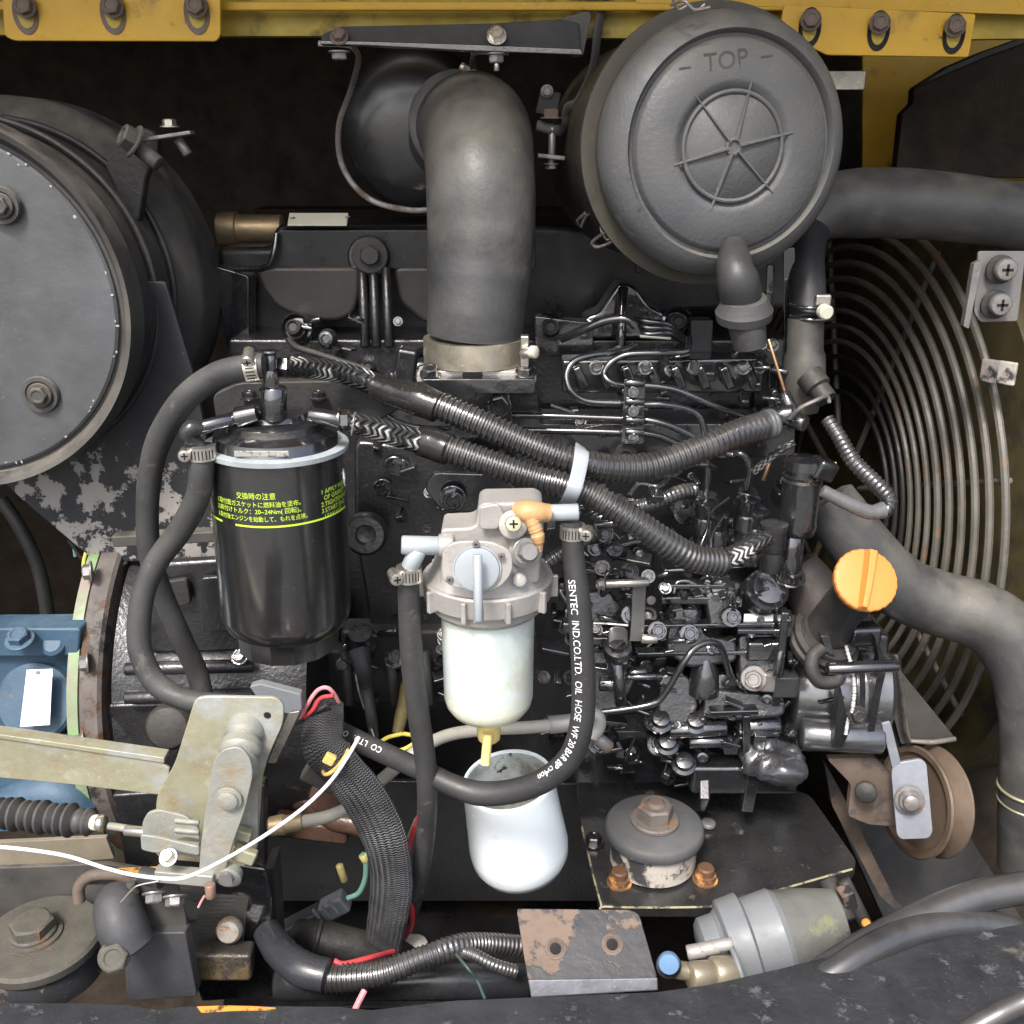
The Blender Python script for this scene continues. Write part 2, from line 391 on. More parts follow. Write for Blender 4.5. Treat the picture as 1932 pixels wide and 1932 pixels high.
alu = M('cast_aluminium', (.40, .38, .355), .48, .35, bump=.4, bs=220, mott=.14, patches=(((.24, .2, .17), 22, .62, .75, .6),))
aluc = M('grey_blue_paint_on_metal', (.36, .40, .42), .35, .1, bump=.1, mott=.1)
steel = M('clamp_steel', (.62, .59, .53), .28, .9, bump=.15, mott=.15, patches=(((.25, .17, .1), 50, .62, .75, .6),))
steeld = M('dull_steel', (.26, .25, .24), .45, .6, bump=.3, mott=.2, patches=(((.14, .09, .06), 60, .5, .65, .7),))
rusty = M('rusty_brown_steel', (.13, .095, .075), .7, bump=.5, bs=130, mott=.35, patches=(((.05, .05, .055), 25, .5, .62, .5), ((.25, .13, .06), 90, .66, .74, .8)))
peel = M('peeling_black_paint', (.03, .031, .034), .42, bump=.4, bs=90, patches=(((.17, .12, .09), 22, .50, .54, .75), ((.3, .26, .2), 95, .70, .74, .7)))
peelw = M('black_paint_worn_to_metal', (.05, .05, .052), .5, bump=.3, patches=(((.55, .50, .44), 24, .48, .53, .45), ((.2, .12, .07), 60, .64, .7, .7)))
yel = M('yellow_machine_paint', (.56, .32, .016), .42, bump=.2, bs=60, mott=.16, ms=9, patches=(((.13, .10, .02), 16, .58, .74, .6), ((.05, .03, .015), 75, .66, .71, .8)))
yeld = M('grimy_yellow_paint', (.36, .26, .025), .5, bump=.3, bs=60, mott=.3, patches=(((.05, .04, .015), 20, .50, .66, .7),))
orange = M('orange_plastic', (.60, .23, .05), .5, speck=0, bump=.1, mott=.05)
orangb = M('orange_paint', (.75, .30, .05), .55, bump=.4, mott=.2, patches=((RUST, 130, .52, .6, .8),))
blue = M('blue_cast_paint', (.034, .075, .125), .45, bump=.5, bs=160, mott=.25, dust=.45, dustcol=(.13, .19, .24), patches=(((.22, .13, .07), 22, .64, .72, .7),))
bluecap = M('blue_plastic', (.12, .22, .37), .45, mott=.06)
white = M('white_enamel', (.82, .88, .90), .22, speck=0, bump=.06, bs=30, mott=.05, ms=14, rvar=.1, patches=(((.55, .60, .60), 22, .60, .72, .45), ((.3, .29, .25), 60, .71, .74, .6)))
cupin = M('stained_white_enamel', (.52, .56, .54), .4, bump=.1, mott=.1, patches=(((.2, .19, .15), 16, .48, .62, .5), ((.03, .03, .025), 38, .60, .64, .5)))
def bowl_extra(n, l, tc, C, RG, mixc, mixf, b):
    sp = n.new('ShaderNodeSeparateXYZ'); l.new(tc.outputs['Object'], sp.inputs[0])
    k = n.new('ShaderNodeMapRange'); k.inputs['From Min'].default_value = .004; k.inputs['From Max'].default_value = -.022; l.new(sp.outputs[2], k.inputs[0])
    C2 = mixc(k.outputs[0], C, (.66, .64, .46)); no = n.new('ShaderNodeTexNoise'); no.inputs['Scale'].default_value = 30; no.inputs['Detail'].default_value = 6; l.new(tc.outputs['Object'], no.inputs['Vector'])
    k2 = n.new('ShaderNodeMapRange'); k2.inputs['From Min'].default_value = .55; k2.inputs['From Max'].default_value = .72; l.new(no.outputs['Fac'], k2.inputs[0])
    return mixc(k2.outputs[0], C2, (.56, .52, .36)), RG
bowl = M('translucent_bowl_plastic', (.66, .73, .70), .28, extra=bowl_extra, speck=.15, mott=.06, ms=8, sss=.6, patches=(((.66, .60, .36), 9, .58, .8, .35),))
yelp = M('yellow_plastic', (.86, .70, .26), .4, mott=.05, sss=.3)
wirew = M('white_wire', (.85, .86, .88), .4, mott=.03)
greyh = M('grey_vinyl_hose', (.38, .36, .31), .45, mott=.12, patches=(((.24, .19, .13), 30, .58, .7, .5),))
greyp = M('grey_painted_metal', (.17, .185, .205), .42, bump=.25, bs=120, mott=.12, dust=.3, dustcol=(.24, .23, .2))
redw = M('red_wire', (.55, .05, .06), .4); greenw = M('green_wire', (.25, .5, .38), .4); pinkw = M('pink_wire', (.75, .3, .33), .4)
yelw = M('yellow_wire', (.75, .65, .12), .4); brown = M('olive_brown_paint', (.07, .056, .022), .6, bump=.3, mott=.35, patches=(((.02, .018, .014), 9, .5, .6, .8),))
green = M('pale_green_paint', (.20, .30, .15), .5, patches=(((.25, .2, .17), 12, .5, .65, .7),))
rustf = M('rusty_flange', (.11, .095, .085), .7, bump=.5, mott=.4, patches=((RUST, 40, .54, .62, .8), ((.03, .028, .026), 22, .56, .62, .5), ((.55, .22, .03), 34, .69, .72, .8)))
def flake_extra(n, l, tc, C, RG, mixc, mixf, b):
    q = n.new('ShaderNodeTexNoise'); q.inputs['Scale'].default_value = 34; q.inputs['Detail'].default_value = 9; q.inputs['Roughness'].default_value = .72; l.new(tc.outputs['Object'], q.inputs['Vector'])
    sp = n.new('ShaderNodeSeparateXYZ'); l.new(tc.outputs['Object'], sp.inputs[0])
    g = n.new('ShaderNodeMapRange'); g.inputs['From Min'].default_value = .03; g.inputs['From Max'].default_value = -.04; g.inputs['To Min'].default_value = -.12; g.inputs['To Max'].default_value = .06; l.new(sp.outputs[2], g.inputs[0])
    a = n.new('ShaderNodeMath'); a.operation = 'ADD'; l.new(q.outputs['Fac'], a.inputs[0]); l.new(g.outputs[0], a.inputs[1])
    k = n.new('ShaderNodeMapRange'); k.inputs['From Min'].default_value = .545; k.inputs['From Max'].default_value = .565; l.new(a.outputs[0], k.inputs[0])
    bp = n.new('ShaderNodeBump'); bp.inputs['Distance'].default_value = .001; bp.inputs['Strength'].default_value = .6; bp.invert = True; l.new(k.outputs[0], bp.inputs['Height']); l.new(bp.outputs[0], b.inputs['Normal'])
    return mixc(k.outputs[0], C, (.33, .31, .29)), RG
flake = M('flaking_grey_paint', (.024, .025, .029), .5, extra=flake_extra)
tie = M('grey_cable_tie', (.33, .36, .39), .4, mott=.06); tiey = M('amber_cable_tie', (.78, .46, .14), .4, mott=.06)
ink = M('white_print', (.8, .8, .82), .5, mott=.02); inky = M('yellow_green_print', (.55, .80, .06), .5, mott=.02)
tagm = M('bare_nameplate', (.80, .80, .82), .35, .3, mott=.04); tagc = M('cream_nameplate', (.55, .53, .42), .5, mott=.06)
hole = M('black_recess', (.004, .004, .004), .8)
braidm = M('braided_hose_cover', (.02, .02, .02), .35, extra=braid_extra((.03, .03, .03), (.66, .66, .60), 5, 150, 38, (.50, .58)))
braidd = M('oily_braided_cover', (.02, .02, .02), .25, extra=braid_extra((.012, .012, .012), (.40, .39, .36), 5, 170, 40, (.48, .6)))
sleeve = M('mesh_sleeve', (.02, .02, .022), .45, extra=braid_extra((.016, .016, .018), (.105, .105, .112), 22, 520, 40, (.3, .6), 1.0))
concrete = M('concrete', (.11, .108, .10), .9, bump=.4, mott=.2)
# ================================================================== THE SETTING
rusty_dark = M('rust_brown_primer', (.028, .016, .012), .8, spec=.2)
def slab(name, a, b, mat, kind='structure', bevel=0):
    (x0, y0, z0), (x1, y1, z1) = a, b
    vs = [(x, y, z) for x in (x0, x1) for y in (y0, y1) for z in (z0, z1)]
    o = mk(name, vs, [(0, 1, 3, 2), (4, 6, 7, 5), (0, 4, 5, 1), (2, 3, 7, 6), (0, 2, 6, 4), (1, 5, 7, 3)], mat, bevel=bevel)
    if kind: o['kind'] = kind
    return o
mk('ground', [(-60, -60, 0), (60, -60, 0), (60, 60, 0), (-60, 60, 0)], [(0, 1, 2, 3)], concrete)['kind'] = 'structure'
slab('back_wall', (-1.25, 1.72, .35), (1.25, 1.74, 1.80), darkp)
slab('bay_floor', (-1.25, .50, .38), (1.25, 1.71, .40), darkp)
slab('bay_ceiling', (-1.25, .955, 1.68), (1.25, 1.75, 1.70), darkp)
slab('cross_member', (-.35, 1.42, 1.33), (.1, 1.49, 1.37), rusty_dark)
slab('wall_left', (-1.27, .50, .35), (-1.255, 1.71, 1.67), darkp)
slab('wall_right', (1.255, .50, .35), (1.27, 1.71, 1.67), darkp)

# ================================================================== YELLOW BODYWORK ALONG THE TOP
t = thing('frame_rail', 'long grimy yellow steel rail running across the top of the engine bay', 'frame rail', (966, 30, .93))
slab_ = lambda *a, **k: box(*a, **k)
q = P(966, 30, .93); k = sc(q)
plate('rail_face', [(-60, -60), (1990, -60), (1990, 72), (1830, 74), (1400, 74), (618, 68), (410, 68), (410, 66), (-60, 66)], q, 30, yeld, t, bevel=1.5)
box('rail_lip', (966, 12, .915), (2300, 16, 12), yel, t, bevel=4)
pl = plate('bolting_plate', [(2, -50), (8, 68), (26, 77), (408, 78), (416, 66), (415, -50)], (200, 30, .895), 10, yel, t, r=12, bevel=2)
for u in (46, 211, 369):
    sr = lathe('slot_rim', (u + 2, 24, .8945), -Y, [(-2, 27), (1.0, 27), (1.4, 25), (1.0, 20)], rusty, pl, el=(.9, 1.4), seg=36)
    lathe('slot_inside', (u + 2, 24, .8935), -Y, [(-2, 19), (0, 19)], yeld, sr, el=(.85, 1.42), seg=30)
    bolt((u + 2, 12, .890), -Y + .1 * Z, 17, rusty, pl, h=14, washer=1.25)
pr = plate('bolting_plate', [(1480, 8), (1842, 26), (1828, 108), (1560, 104), (1470, 60)], (1660, 60, .885), 10, yel, t, r=6, bevel=2)
for u, v in ((1528, 40), (1658, 46), (1800, 52)):
    sr = lathe('slot_rim', (u, v + 12, .8845), -Y, [(-2, 25), (1.0, 25), (1.4, 23), (1.0, 18)], hole, pr, el=(.85, 1.4), seg=36)
    lathe('slot_inside', (u, v + 12, .8835), -Y, [(-2, 17), (0, 17)], yeld, sr, el=(.8, 1.42), seg=30)
    bolt((u + 2, v - 2, .880), -Y + .1 * Z - .2 * X, 15, rusty, pr, h=13, washer=1.3)
t = thing('hood_panel', 'sunlit yellow hood edge seen above the rail at the upper right', 'hood panel', (1600, -20, 1.05))
plate('hood_skin', [(1200, -90), (2300, -90), (2300, 40), (1700, 20), (1200, 6)], (1600, -20, .912), 4, yel, t)
hv = [Vector((x, y, z + (.25 * (.93 - y)))) for x in (-1.25, 1.25) for y in (.58, .93) for z in (1.705, 1.717)]
mk('hood_shade_roof', hv, [(0, 1, 3, 2), (4, 6, 7, 5), (0, 4, 5, 1), (2, 3, 7, 6), (0, 2, 6, 4), (1, 5, 7, 3)], yel, t)  # unseen forward part of the hood, added to shade the upper bay
t = thing('side_panel', 'yellow inner side panel behind the radiator hose with a dark notch cut in it', 'panel', (1740, 250, 1.25))
plate('panel_skin', [(1628, 70), (2050, 70), (2050, 420), (1600, 420), (1628, 310)], (1740, 250, 1.25), 8, yel, t)
box('window_bar', (1590, 152, 1.2), (84, 34, 8), steel, t, bevel=2)
t = thing('air_guide', 'dark brown curved air guide plate at the right edge under the yellow rail', 'air guide', (1850, 250, 1.15))
plate('guide_plate', [(1690, 330), (1702, 215), (1722, 195), (1724, 168), (1790, 130), (1860, 100), (1945, 70), (2080, 60), (2080, 340)], (1850, 220, 1.12), 30, darkp, t, bevel=3)
plate('guide_lip', [(1726, 166), (1790, 126), (1860, 96), (1945, 66), (2080, 56), (2080, 66), (1945, 78), (1860, 108), (1790, 138)], (1850, 120, 1.115), 34, castd, t, bevel=2)

# black bracket arm that carries the pre-cleaner
t = thing('bracket_arm', 'tapered glossy black bracket arm bolted under the yellow rail with a shiny upper face', 'bracket', (860, 70, .88))
plate('arm_web', [(606, 66), (640, 50), (930, 44), (1058, 36), (1092, 44), (1096, 98), (1010, 92), (880, 86), (700, 80), (606, 80)], (860, 66, .875), 14, M('arm_black', (.014, .014, .014), .45, bump=.2, spec=.35, dust=.3), t, bevel=2)
plate('arm_flange', [(604, 76), (700, 78), (900, 84), (1096, 92), (1100, 104), (880, 96), (690, 86), (604, 84)], (860, 84, .868), 30, gloss, t, bevel=2)
plate('end_tab', [(1048, 38), (1110, 20), (1116, 30), (1100, 106), (1080, 108), (1062, 60)], (1080, 70, .88), 12, dusty, t, r=6)
bolt((937, 68, .868), -Y + .5 * Z, 14, steel, t, h=14)
bolt((640, 96, .87), -Z, 15, steeld, t, h=12)
bolt((640, 70, .87), -Y + Z * .6, 13, rusty, t, h=12)

# ================================================================== DOMED CANISTER + ELBOW HOSE
t = thing('intake_canister', 'black domed canister hanging behind the rubber elbow with a thin steel strap around it', 'canister', (770, 240, 1.02))
lathe('shell', (778, 243, 1.02), Vector((.05, 1, .02)), [(-36, 20), (-34, 50), (-26, 88), (-10, 118), (14, 134), (50, 140), (220, 140)], M('satin_black_shell', (.022, .023, .025), .3, coat=.6, cior=1.7, crough=.25, bump=.15, bs=60, mott=.3, dust=.35, dustcol=(.07, .065, .05)), t, seg=64, el=(1, 1.1))
sp = [(600, 82, .90), (650, 84, .90), (668, 92, .9), (676, 115, .92), (662, 170, .97), (640, 235, .99), (642, 300, 1.0), (668, 350, 1.0), (710, 382, 1.0), (770, 396, 1.0), (810, 396, 1.0)]
tube('strap', sp, 5.5, steeld, t, flat=.45, face=Vector((.2, -1, .1)))
sp = [(812, 398, 1.0), (880, 380, 1.02), (915, 300, 1.04), (925, 200, 1.0), (908, 160, .95), (893, 130, .93), (893, 105, .9), (900, 96, .885), (960, 97, .88)]
tube('strap', sp, 7, steeld, t, flat=.45, face=Vector((.2, -1, .1)))
bolt((936, 100, .875), -Z, 15, steeld, t, h=14)
rod('threaded_stud', (937, 112, .875), (937, 134, .875), 5.5, steel, t)

t = thing('intake_elbow', 'large grey rubber elbow hose bending down to the intake manifold', 'hose', (900, 400, .85))
tube('hose_body', [(830, 270, 1.03), (868, 244, .98), (896, 250, .905), (906, 330, .855), (908, 430, .845), (904, 510, .84), (899, 580, .835), (895, 640, .835)],
     [70, 88, 104, 103, 102, 98, 92, 90], rubberd, t, seg=48, step=9, jit=.004)
lathe('rim_bead', (868, 236, .975), Vector((.25, -1, .15)), [(-6, 90), (0, 98), (8, 98), (14, 90)], rubberd, t, seg=48)
ct = t
k = sc(P(895, 672, .835))
cb = lathe('clamp_band', (895, 682, .835), Z, [(0, 90), (0, 95), (46, 95), (46, 90)], M('brushed_band', (.55, .5, .4), .35, .85, bump=.2, mott=.2, patches=(((.3, .24, .16), 30, .6, .75, .6),)), ct, seg=56)
box('clamp_lug', (990, 662, .80), (16, 60, 22), steel, cb, bevel=3)
rod('clamp_bolt', (984, 668, .79), (1010, 664, .785), 10, steel, cb)
lathe('bolt_head', (1004, 664, .785), X + .1 * Z - .7 * Y, [(-2, 12), (8, 12), (10, 9)], tagc, cb, seg=18)
cb2 = box('clamp_lug', (893, 142, .93), (46, 22, 20), steeld, ct, rot=(0, 25, 0), bevel=3)
rod('clamp_bolt', (868, 124, .93), (888, 136, .93), 9, steel, ct)

# ================================================================== AIR CLEANER
ACN = Vector((math.sin(R(10)), -math.cos(R(10)), .02)).normalized()
t = thing('air_cleaner', 'big round air cleaner housing with a grey plastic cap marked with a spoked ring', 'air cleaner', (1380, 280, .80))
ac = P(1382, 277, .80); k = sc(ac) * .965
capo = lathe('cap', ac, ACN, [(-118, 226), (-112, 238), (-60, 244), (-34, 240), (-12, 226), (-3, 212), (1, 205), (-5, 201), (-15, 198), (-15, 193), (-4, 188), (2, 184), (3, 120), (3, 112), (-5, 106), (-5, 96), (2, 92), (4, 8), (4, 2)], capg, t, seg=96, sharp=60)
bodyo = lathe('housing', ac - ACN * 118 * k, ACN, [(-420, 200), (-400, 228), (-60, 236), (-10, 240), (-10, 252), (2, 252), (4, 236)], M('housing_black', (.028, .028, .027), .45, bump=.2, bs=80, mott=.3, dust=.8, dustcol=(.15, .12, .06)), t, seg=72, sharp=45)
a_, b_ = frame(ACN)
torus('ring_rib', ac + ACN * 2 * k, ACN, 101 * k, 4.5 * k, capg, capo, seg=72, rs=8)
lathe('boss', ac, ACN, [(0, 17), (9, 16), (10, 12), (6, 10), (6, 2)], capg, capo, seg=24)
for i in range(6):
    an = R(12 + 60 * i + (4 if i % 2 else 0)); d = a_ * math.cos(an) + b_ * math.sin(an); e = ACN.cross(d)
    A = ac + d * 12 * k + ACN * 2 * k; B = ac + d * 124 * k + ACN * 2 * k
    vs = [A - e * 4.5 * k, A + e * 4.5 * k, A + e * 2.2 * k + ACN * 11 * k, A - e * 2.2 * k + ACN * 11 * k, B - e * 2 * k, B + e * 2 * k, B + e * .8 * k + ACN * 3 * k, B - e * .8 * k + ACN * 3 * k]
    mk('spoke_rib', vs, [(0, 1, 2, 3), (4, 7, 6, 5), (0, 4, 5, 1), (1, 5, 6, 2), (2, 6, 7, 3), (3, 7, 4, 0)], capg, capo)
# raised word near the upper rim
def on_cap(cx, cy, h=3.6):
    ex = (X - ACN * X.dot(ACN)).normalized(); ey = ACN.cross(ex) * -1
    if ey.z < 0: ey = -ey
    c = ac + (ex * cx + ey * cy) * k + ACN * h * k
    tilt = R(8); ex2, ey2 = ex * math.cos(tilt) + ey * math.sin(tilt), ey * math.cos(tilt) - ex * math.sin(tilt)
    return lambda x, y: c + ex2 * x + ey2 * y
capl = M('moulded_letter', (.066, .068, .072), .6)
letters('raised_lettering', '\u2013  TOP  \u2013', 46 * k, capl, on_cap(-24, 140), capo, align='CENTER')
# wire latches
for pts in ([(1096, 428, .90), (1108, 406, .89), (1128, 404, .88), (1140, 414, .875), (1134, 432, .87), (1146, 452, .865), (1158, 440, .865), (1152, 426, .86)],
            [(1092, 424, .905), (1090, 416, .9), (1104, 402, .89)], [(1118, 462, .87), (1128, 466, .865), (1154, 456, .862), (1158, 442, .86), (1140, 440, .86), (1118, 456, .868), (1118, 462, .87)]):
    tube('wire_latch', pts, 3, steeld, t, seg=8)
for pts in ([(1270, 2, .80), (1280, 18, .79), (1300, 10, .79), (1312, 22, .79), (1330, 8, .79)], [(1266, 10, .79), (1290, 2, .78), (1310, 18, .78), (1340, 14, .78)]):
    tube('wire_latch', pts, 3, steeld, t, seg=8)
# hanging bracket of the housing
sp = [(1140, -10, .92), (1128, 60, .92), (1118, 130, .92), (1092, 190, .92), (1070, 205, .92), (1066, 232, .92), (1054, 246, .9), (1012, 236, .9)]
tube('hanger_strap', sp, 10, dusty, t, flat=.35, face=Vector((.6, -.8, 0)))
bolt((1040, 224, .90), Z, 15, rusty, t, h=14); rod('threaded_stud', (1042, 240, .90), (1040, 318, .90), 7, steeld, t)
box('clamp_plate', (1040, 296, .9), (52, 8, 30), steeld, t, rot=(0, 6, 0)); bolt((1040, 308, .9), -Z, 11, steeld, t, h=8)
bolt((1032, 172, .92), -Y, 9, steeld, t); box('hanger_block', (1034, 195, .93), (40, 44, 30), castd, t, rot=(0, 12, 0))
# rubber dust valve under the cap
t = thing('dust_valve', 'grey rubber dust valve hanging below the air cleaner cap with a flattened tip', 'valve', (1400, 560, .78))
tube('elbow', [(1384, 470, .80), (1386, 505, .775), (1392, 530, .77), (1398, 560, .775)], [28, 34, 40, 40], hoseb, t, seg=32)
lathe('collar', (1404, 582, .775), Vector((-.12, -.25, 1)), [(-24, 44), (-20, 52), (-4, 54), (2, 50), (20, 42), (22, 38)], rubber, t, seg=40)
vs = []; c0, c1 = P(1406, 590, .775), P(1414, 652, .775)
tube('flat_tip', [(1406, 590, .775), (1411, 625, .775), (1416, 655, .775)], [46, 42, 37], rubber, t, seg=32, flat=.8, capr=.05)
# ================================================================== ENGINE
E = thing('diesel_engine', 'black painted diesel engine block with valve cover, manifold and injection pump filling the bay', 'engine', (966, 1000, .95))
e = E
# cylinder block and head behind everything
plate('cylinder_block', [(430, 640), (1490, 640), (1500, 1450), (1090, 1460), (480, 1560), (430, 1200)], (966, 1000, .96), 300, cast, e, bevel=6)
# valve cover
vc = plate('valve_cover', [(408, 468), (508, 466), (520, 424), (1010, 424), (1540, 446), (1540, 580), (1300, 590), (700, 660), (480, 700), (435, 660), (412, 520)], (966, 480, 1.03), 260, M('valve_cover_black', (.014, .015, .018), .34, bump=.15, bs=60, mott=.4, patches=(((.05, .044, .036), 7, .5, .62, .5), ((.3, .3, .3), 90, .77, .79, .6))), e, bevel=14, bseg=4)
plate('cover_top_step', [(524, 434), (1010, 434), (1010, 508), (560, 508), (500, 508), (512, 470)], (760, 450, .985), 90, M('valve_cover_black', (0, 0, 0)), vc, r=8, bevel=8, bseg=4)
plate('cover_lobe', [(484, 516), (500, 503), (680, 503), (678, 560), (668, 592), (640, 606), (600, 606), (560, 598), (520, 580), (494, 545)], (590, 540, .978), 90, M('dusty_cover_lobe', (.028, .026, .024), .4, bump=.12, mott=.3, ms=8, dust=.3), vc, r=18, bevel=9, bseg=4)
plate('cover_lobe', [(740, 503), (860, 503), (860, 620), (800, 610), (752, 570)], (800, 540, .982), 80, M('dusty_cover_lobe', (0, 0, 0)), vc, r=18, bevel=9, bseg=4)
plate('cover_step', [(400, 500), (470, 520), (470, 668), (430, 664)], (440, 580, .99), 60, glossc, vc, r=10, bevel=7)
tube('cover_ledge', [(440, 508, .985), (485, 507, .98), (508, 498, .975), (518, 470, .975), (522, 440, .98)], 5, glossc, vc)
bolt((698, 482, .972), Vector((.1, -1, .1)), 20, castd, vc, h=18, washer=1.7, cup=False)
lathe('cover_boss', (696, 484, .985), -Y, [(-30, 42), (4, 40), (10, 36)], cast, vc, seg=36)
for u in (683, 704, 728): rod('cover_rib', (u, 505, .975), (u + 6, 655, .955), 9, cast, vc)
lathe('heat_shield', (412, 432, 1.10), X, [(0, 26), (2, 31), (36, 32), (38, 27), (120, 26), (124, 20)], M('golden_foil', (.42, .32, .19), .4, .7, bump=.5, bs=40, mott=.3, patches=(((.12, .09, .06), 20, .56, .66, .6),)), e, seg=36)
box('nameplate', (600, 414, .985), (112, 3, 34), tagc, vc, rot=(38, 0, 0)); 
for u, v in ((552, 412), (656, 410)): screw((u, v, .985), Z, 5, steeld, vc)
for u in (840, 930): bolt((u, 420, 1.0), Z, 13, gloss, vc)
# right half of the cover: peaked casting with tubes
plate('cover_peak', [(1095, 640), (1100, 600), (1130, 590), (1152, 556), (1166, 536), (1184, 534), (1200, 542), (1224, 576), (1256, 592), (1262, 640)], (1180, 590, .955), 80, glossc, vc, r=12, bevel=7, bseg=3)
rod('peak_rib', (1176, 542, .95), (1170, 660, .93), 10, glossc, vc)
plate('cover_step', [(1008, 596), (1090, 606), (1120, 608), (1120, 672), (1008, 668)], (1060, 640, .94), 40, glossc, vc, r=4, bevel=4)
plate('cover_step', [(1304, 604), (1346, 604), (1342, 700), (1300, 700)], (1322, 650, .92), 40, M('satin_step', (.03, .031, .034), .3), vc, r=3, bevel=3)
for (u, v, rr) in ((560, 620, 30), (1040, 620, 32), (1278, 610, 30)):
    lathe('injector_seat', (u, v, .955), Vector((0, -1, .35)), [(-20, rr * 1.0), (0, rr * 1.05), (8, rr), (10, rr * .85), (2, rr * .72), (-6, rr * .7)], glossc, e, seg=36)
    lathe('injector_nut', (u, v + 4, .945), Vector((-.1, -1, .5)), [(-10, rr * .62), (8, rr * .62), (8, rr * .5), (26, rr * .48), (28, rr * .36), (24, rr * .25)], castd, e, seg=24)
tube('leak_off_pipe', [(545, 640, .90), (560, 655, .89), (600, 668, .88), (650, 684, .87), (700, 700, .86)], 6, castd, e)
tube('leak_off_pipe', [(1058, 640, .90), (1100, 622, .89), (1140, 606, .885), (1180, 602, .88), (1200, 616, .88)], 8, gloss, e)
box('vent_block', (1206, 484, 1.0), (12, 60, 12), castd, e)
for i in range(3): tube('return_pipe', [(1196 + i * 6, 600 + i * 8, .89), (1220, 606 + 12 * i, .88), (1260, 612 + 8 * i, .88), (1290, 636 + 4 * i, .89)], 5, gloss, e, seg=10)
box('wire_clip', (1236, 636, .88), (60, 6, 12), steel, e, rot=(0, 4, 0)); box('wire_clip', (1222, 606, .89), (26, 12, 12), castd, e, rot=(0, 40, 0))
# intake manifold
mf = plate('intake_manifold', [(735, 712), (1012, 712), (1020, 800), (1450, 800), (1450, 690), (1500, 700), (1500, 860), (1000, 880), (735, 830)], (900, 770, .89), 120, gloss, e, r=8, bevel=8, bseg=3)
plate('manifold_runner', [(1060, 680), (1440, 676), (1440, 742), (1060, 742)], (1250, 712, .888), 60, gloss, mf, r=8, bevel=9, bseg=3)
for i, u in enumerate(range(1085, 1440, 46)):
    box('manifold_rib', (u + 10, 712, .875), (18, 46, 22), gloss, mf, rot=(0, -24, 0), bevel=5)
    if i % 2: bolt((u - 6, 694, .872), Vector((0, -1, .5)), 11, gloss, mf)
fl = plate('intake_flange', [(786, 704), (800, 700), (1000, 700), (1012, 705), (1012, 722), (786, 722)], (900, 708, .80), 60, alu, mf, bevel=3)
lathe('intake_neck', (895, 716, .838), Z, [(0, 92), (10, 88), (40, 86)], castd, mf, seg=48)
plate('neck_base', [(795, 716), (1010, 716), (1008, 742), (830, 742)], (900, 728, .785), 90, gloss, mf, r=5, bevel=4)
for u, v in ((812, 706), (992, 703)): bolt((u, v, .80), Vector((0, -.5, 1)), 15, gloss, mf, h=14)
box('elbow_support', (765, 700, .86), (40, 90, 40), gloss, mf, rot=(0, 10, 0), bevel=8)
tube('hose_stub', [(725, 740, .84), (738, 700, .86), (765, 680, .88), (800, 660, .9)], 11, gloss, mf)
# high pressure injector pipes
pipes = [[(1300, 636, .87), (1299, 655, .86), (1290, 664, .855), (1240, 666, .85), (1185, 669, .85), (1154, 683, .85), (1140, 703, .845), (1149, 719, .84), (1177, 728, .84), (1221, 728, .84), (1271, 734, .84), (1311, 750, .84), (1352, 768, .845), (1440, 800, .86)],
 [(1200, 650, .87), (1172, 662, .86), (1113, 671, .85), (1082, 683, .845), (1069, 707, .84), (1075, 734, .835), (1095, 752, .835), (1122, 759, .835), (1174, 761, .835), (1221, 763, .835), (1257, 764, .835), (1305, 776, .84), (1326, 800, .84), (1331, 850, .84), (1336, 895, .84), (1331, 932, .84)],
 [(960, 783, .85), (1040, 785, .845), (1175, 790, .84), (1240, 796, .835), (1290, 815, .835), (1350, 846, .835), (1381, 858, .835), (1397, 856, .83), (1411, 870, .83), (1414, 895, .83), (1408, 924, .83)],
 [(980, 811, .85), (1060, 813, .845), (1170, 816, .84), (1240, 822, .84), (1300, 850, .845), (1320, 870, .85)]]
for p_ in pipes: tube('injector_pipe', p_, 6.5, glossc, e, seg=14)
cl = plate('pipe_clip', [(1178, 716), (1218, 716), (1214, 838), (1172, 838)], (1196, 776, .822), 6, glossc, e, r=3)
for v in (722, 757, 792, 815): rod('clip_ridge', (1180, v, .822), (1215, v + 1, .822), 8, glossc, cl)
for v in (740, 776, 828): bolt((1195, v, .819), -Y + .2 * Z, 8, gloss, cl)
lathe('clip_eye', (1180, 858, .83), -Y, [(0, 22), (8, 22), (8, 10), (2, 9)], castd, e)
bk = plate('pipe_bracket', [(924, 744), (962, 744), (968, 800), (958, 830), (930, 826), (920, 780)], (945, 780, .84), 18, gloss, e, r=8, bevel=3)
bolt((942, 766, .833), -Y + .1 * Z, 17, gloss, bk, h=16)
bb = plate('lifting_lug', [(802, 925), (806, 905), (822, 892), (950, 896), (980, 930), (980, 980), (830, 960)], (880, 920, .83), 16, gloss, e, r=8, bevel=3)
bolt((854, 941, .822), -Y + .1 * Z, 19, gloss, bb, h=16); bolt((860, 942, .812), -Y + .1 * Z, 9, gloss, bb)
for u, v, r_ in ((745, 880, 15), (722, 920, 13), (760, 880, 10)): bolt((u, v, .88), -Y, r_, gloss, e)
lathe('oil_port', (690, 1008, .86), Vector((.1, -1, .2)), [(-10, 42), (6, 40), (12, 34), (12, 20), (0, 16), (-2, 6)], cast, e, seg=40)
plate('block_panel', [(668, 830), (850, 850), (900, 900), (900, 1180), (700, 1190), (668, 1000)], (780, 1000, .885), 60, cast, e, r=20, bevel=9)
plate('block_panel', [(640, 1190), (860, 1190), (860, 1330), (650, 1330)], (740, 1260, .87), 60, castd, e, r=12, bevel=9)
for u in (520, 580, 650, 735, 800): rod('block_rib', (u, 1228, .855), (u + 10, 1330, .84), 10, castd, e)
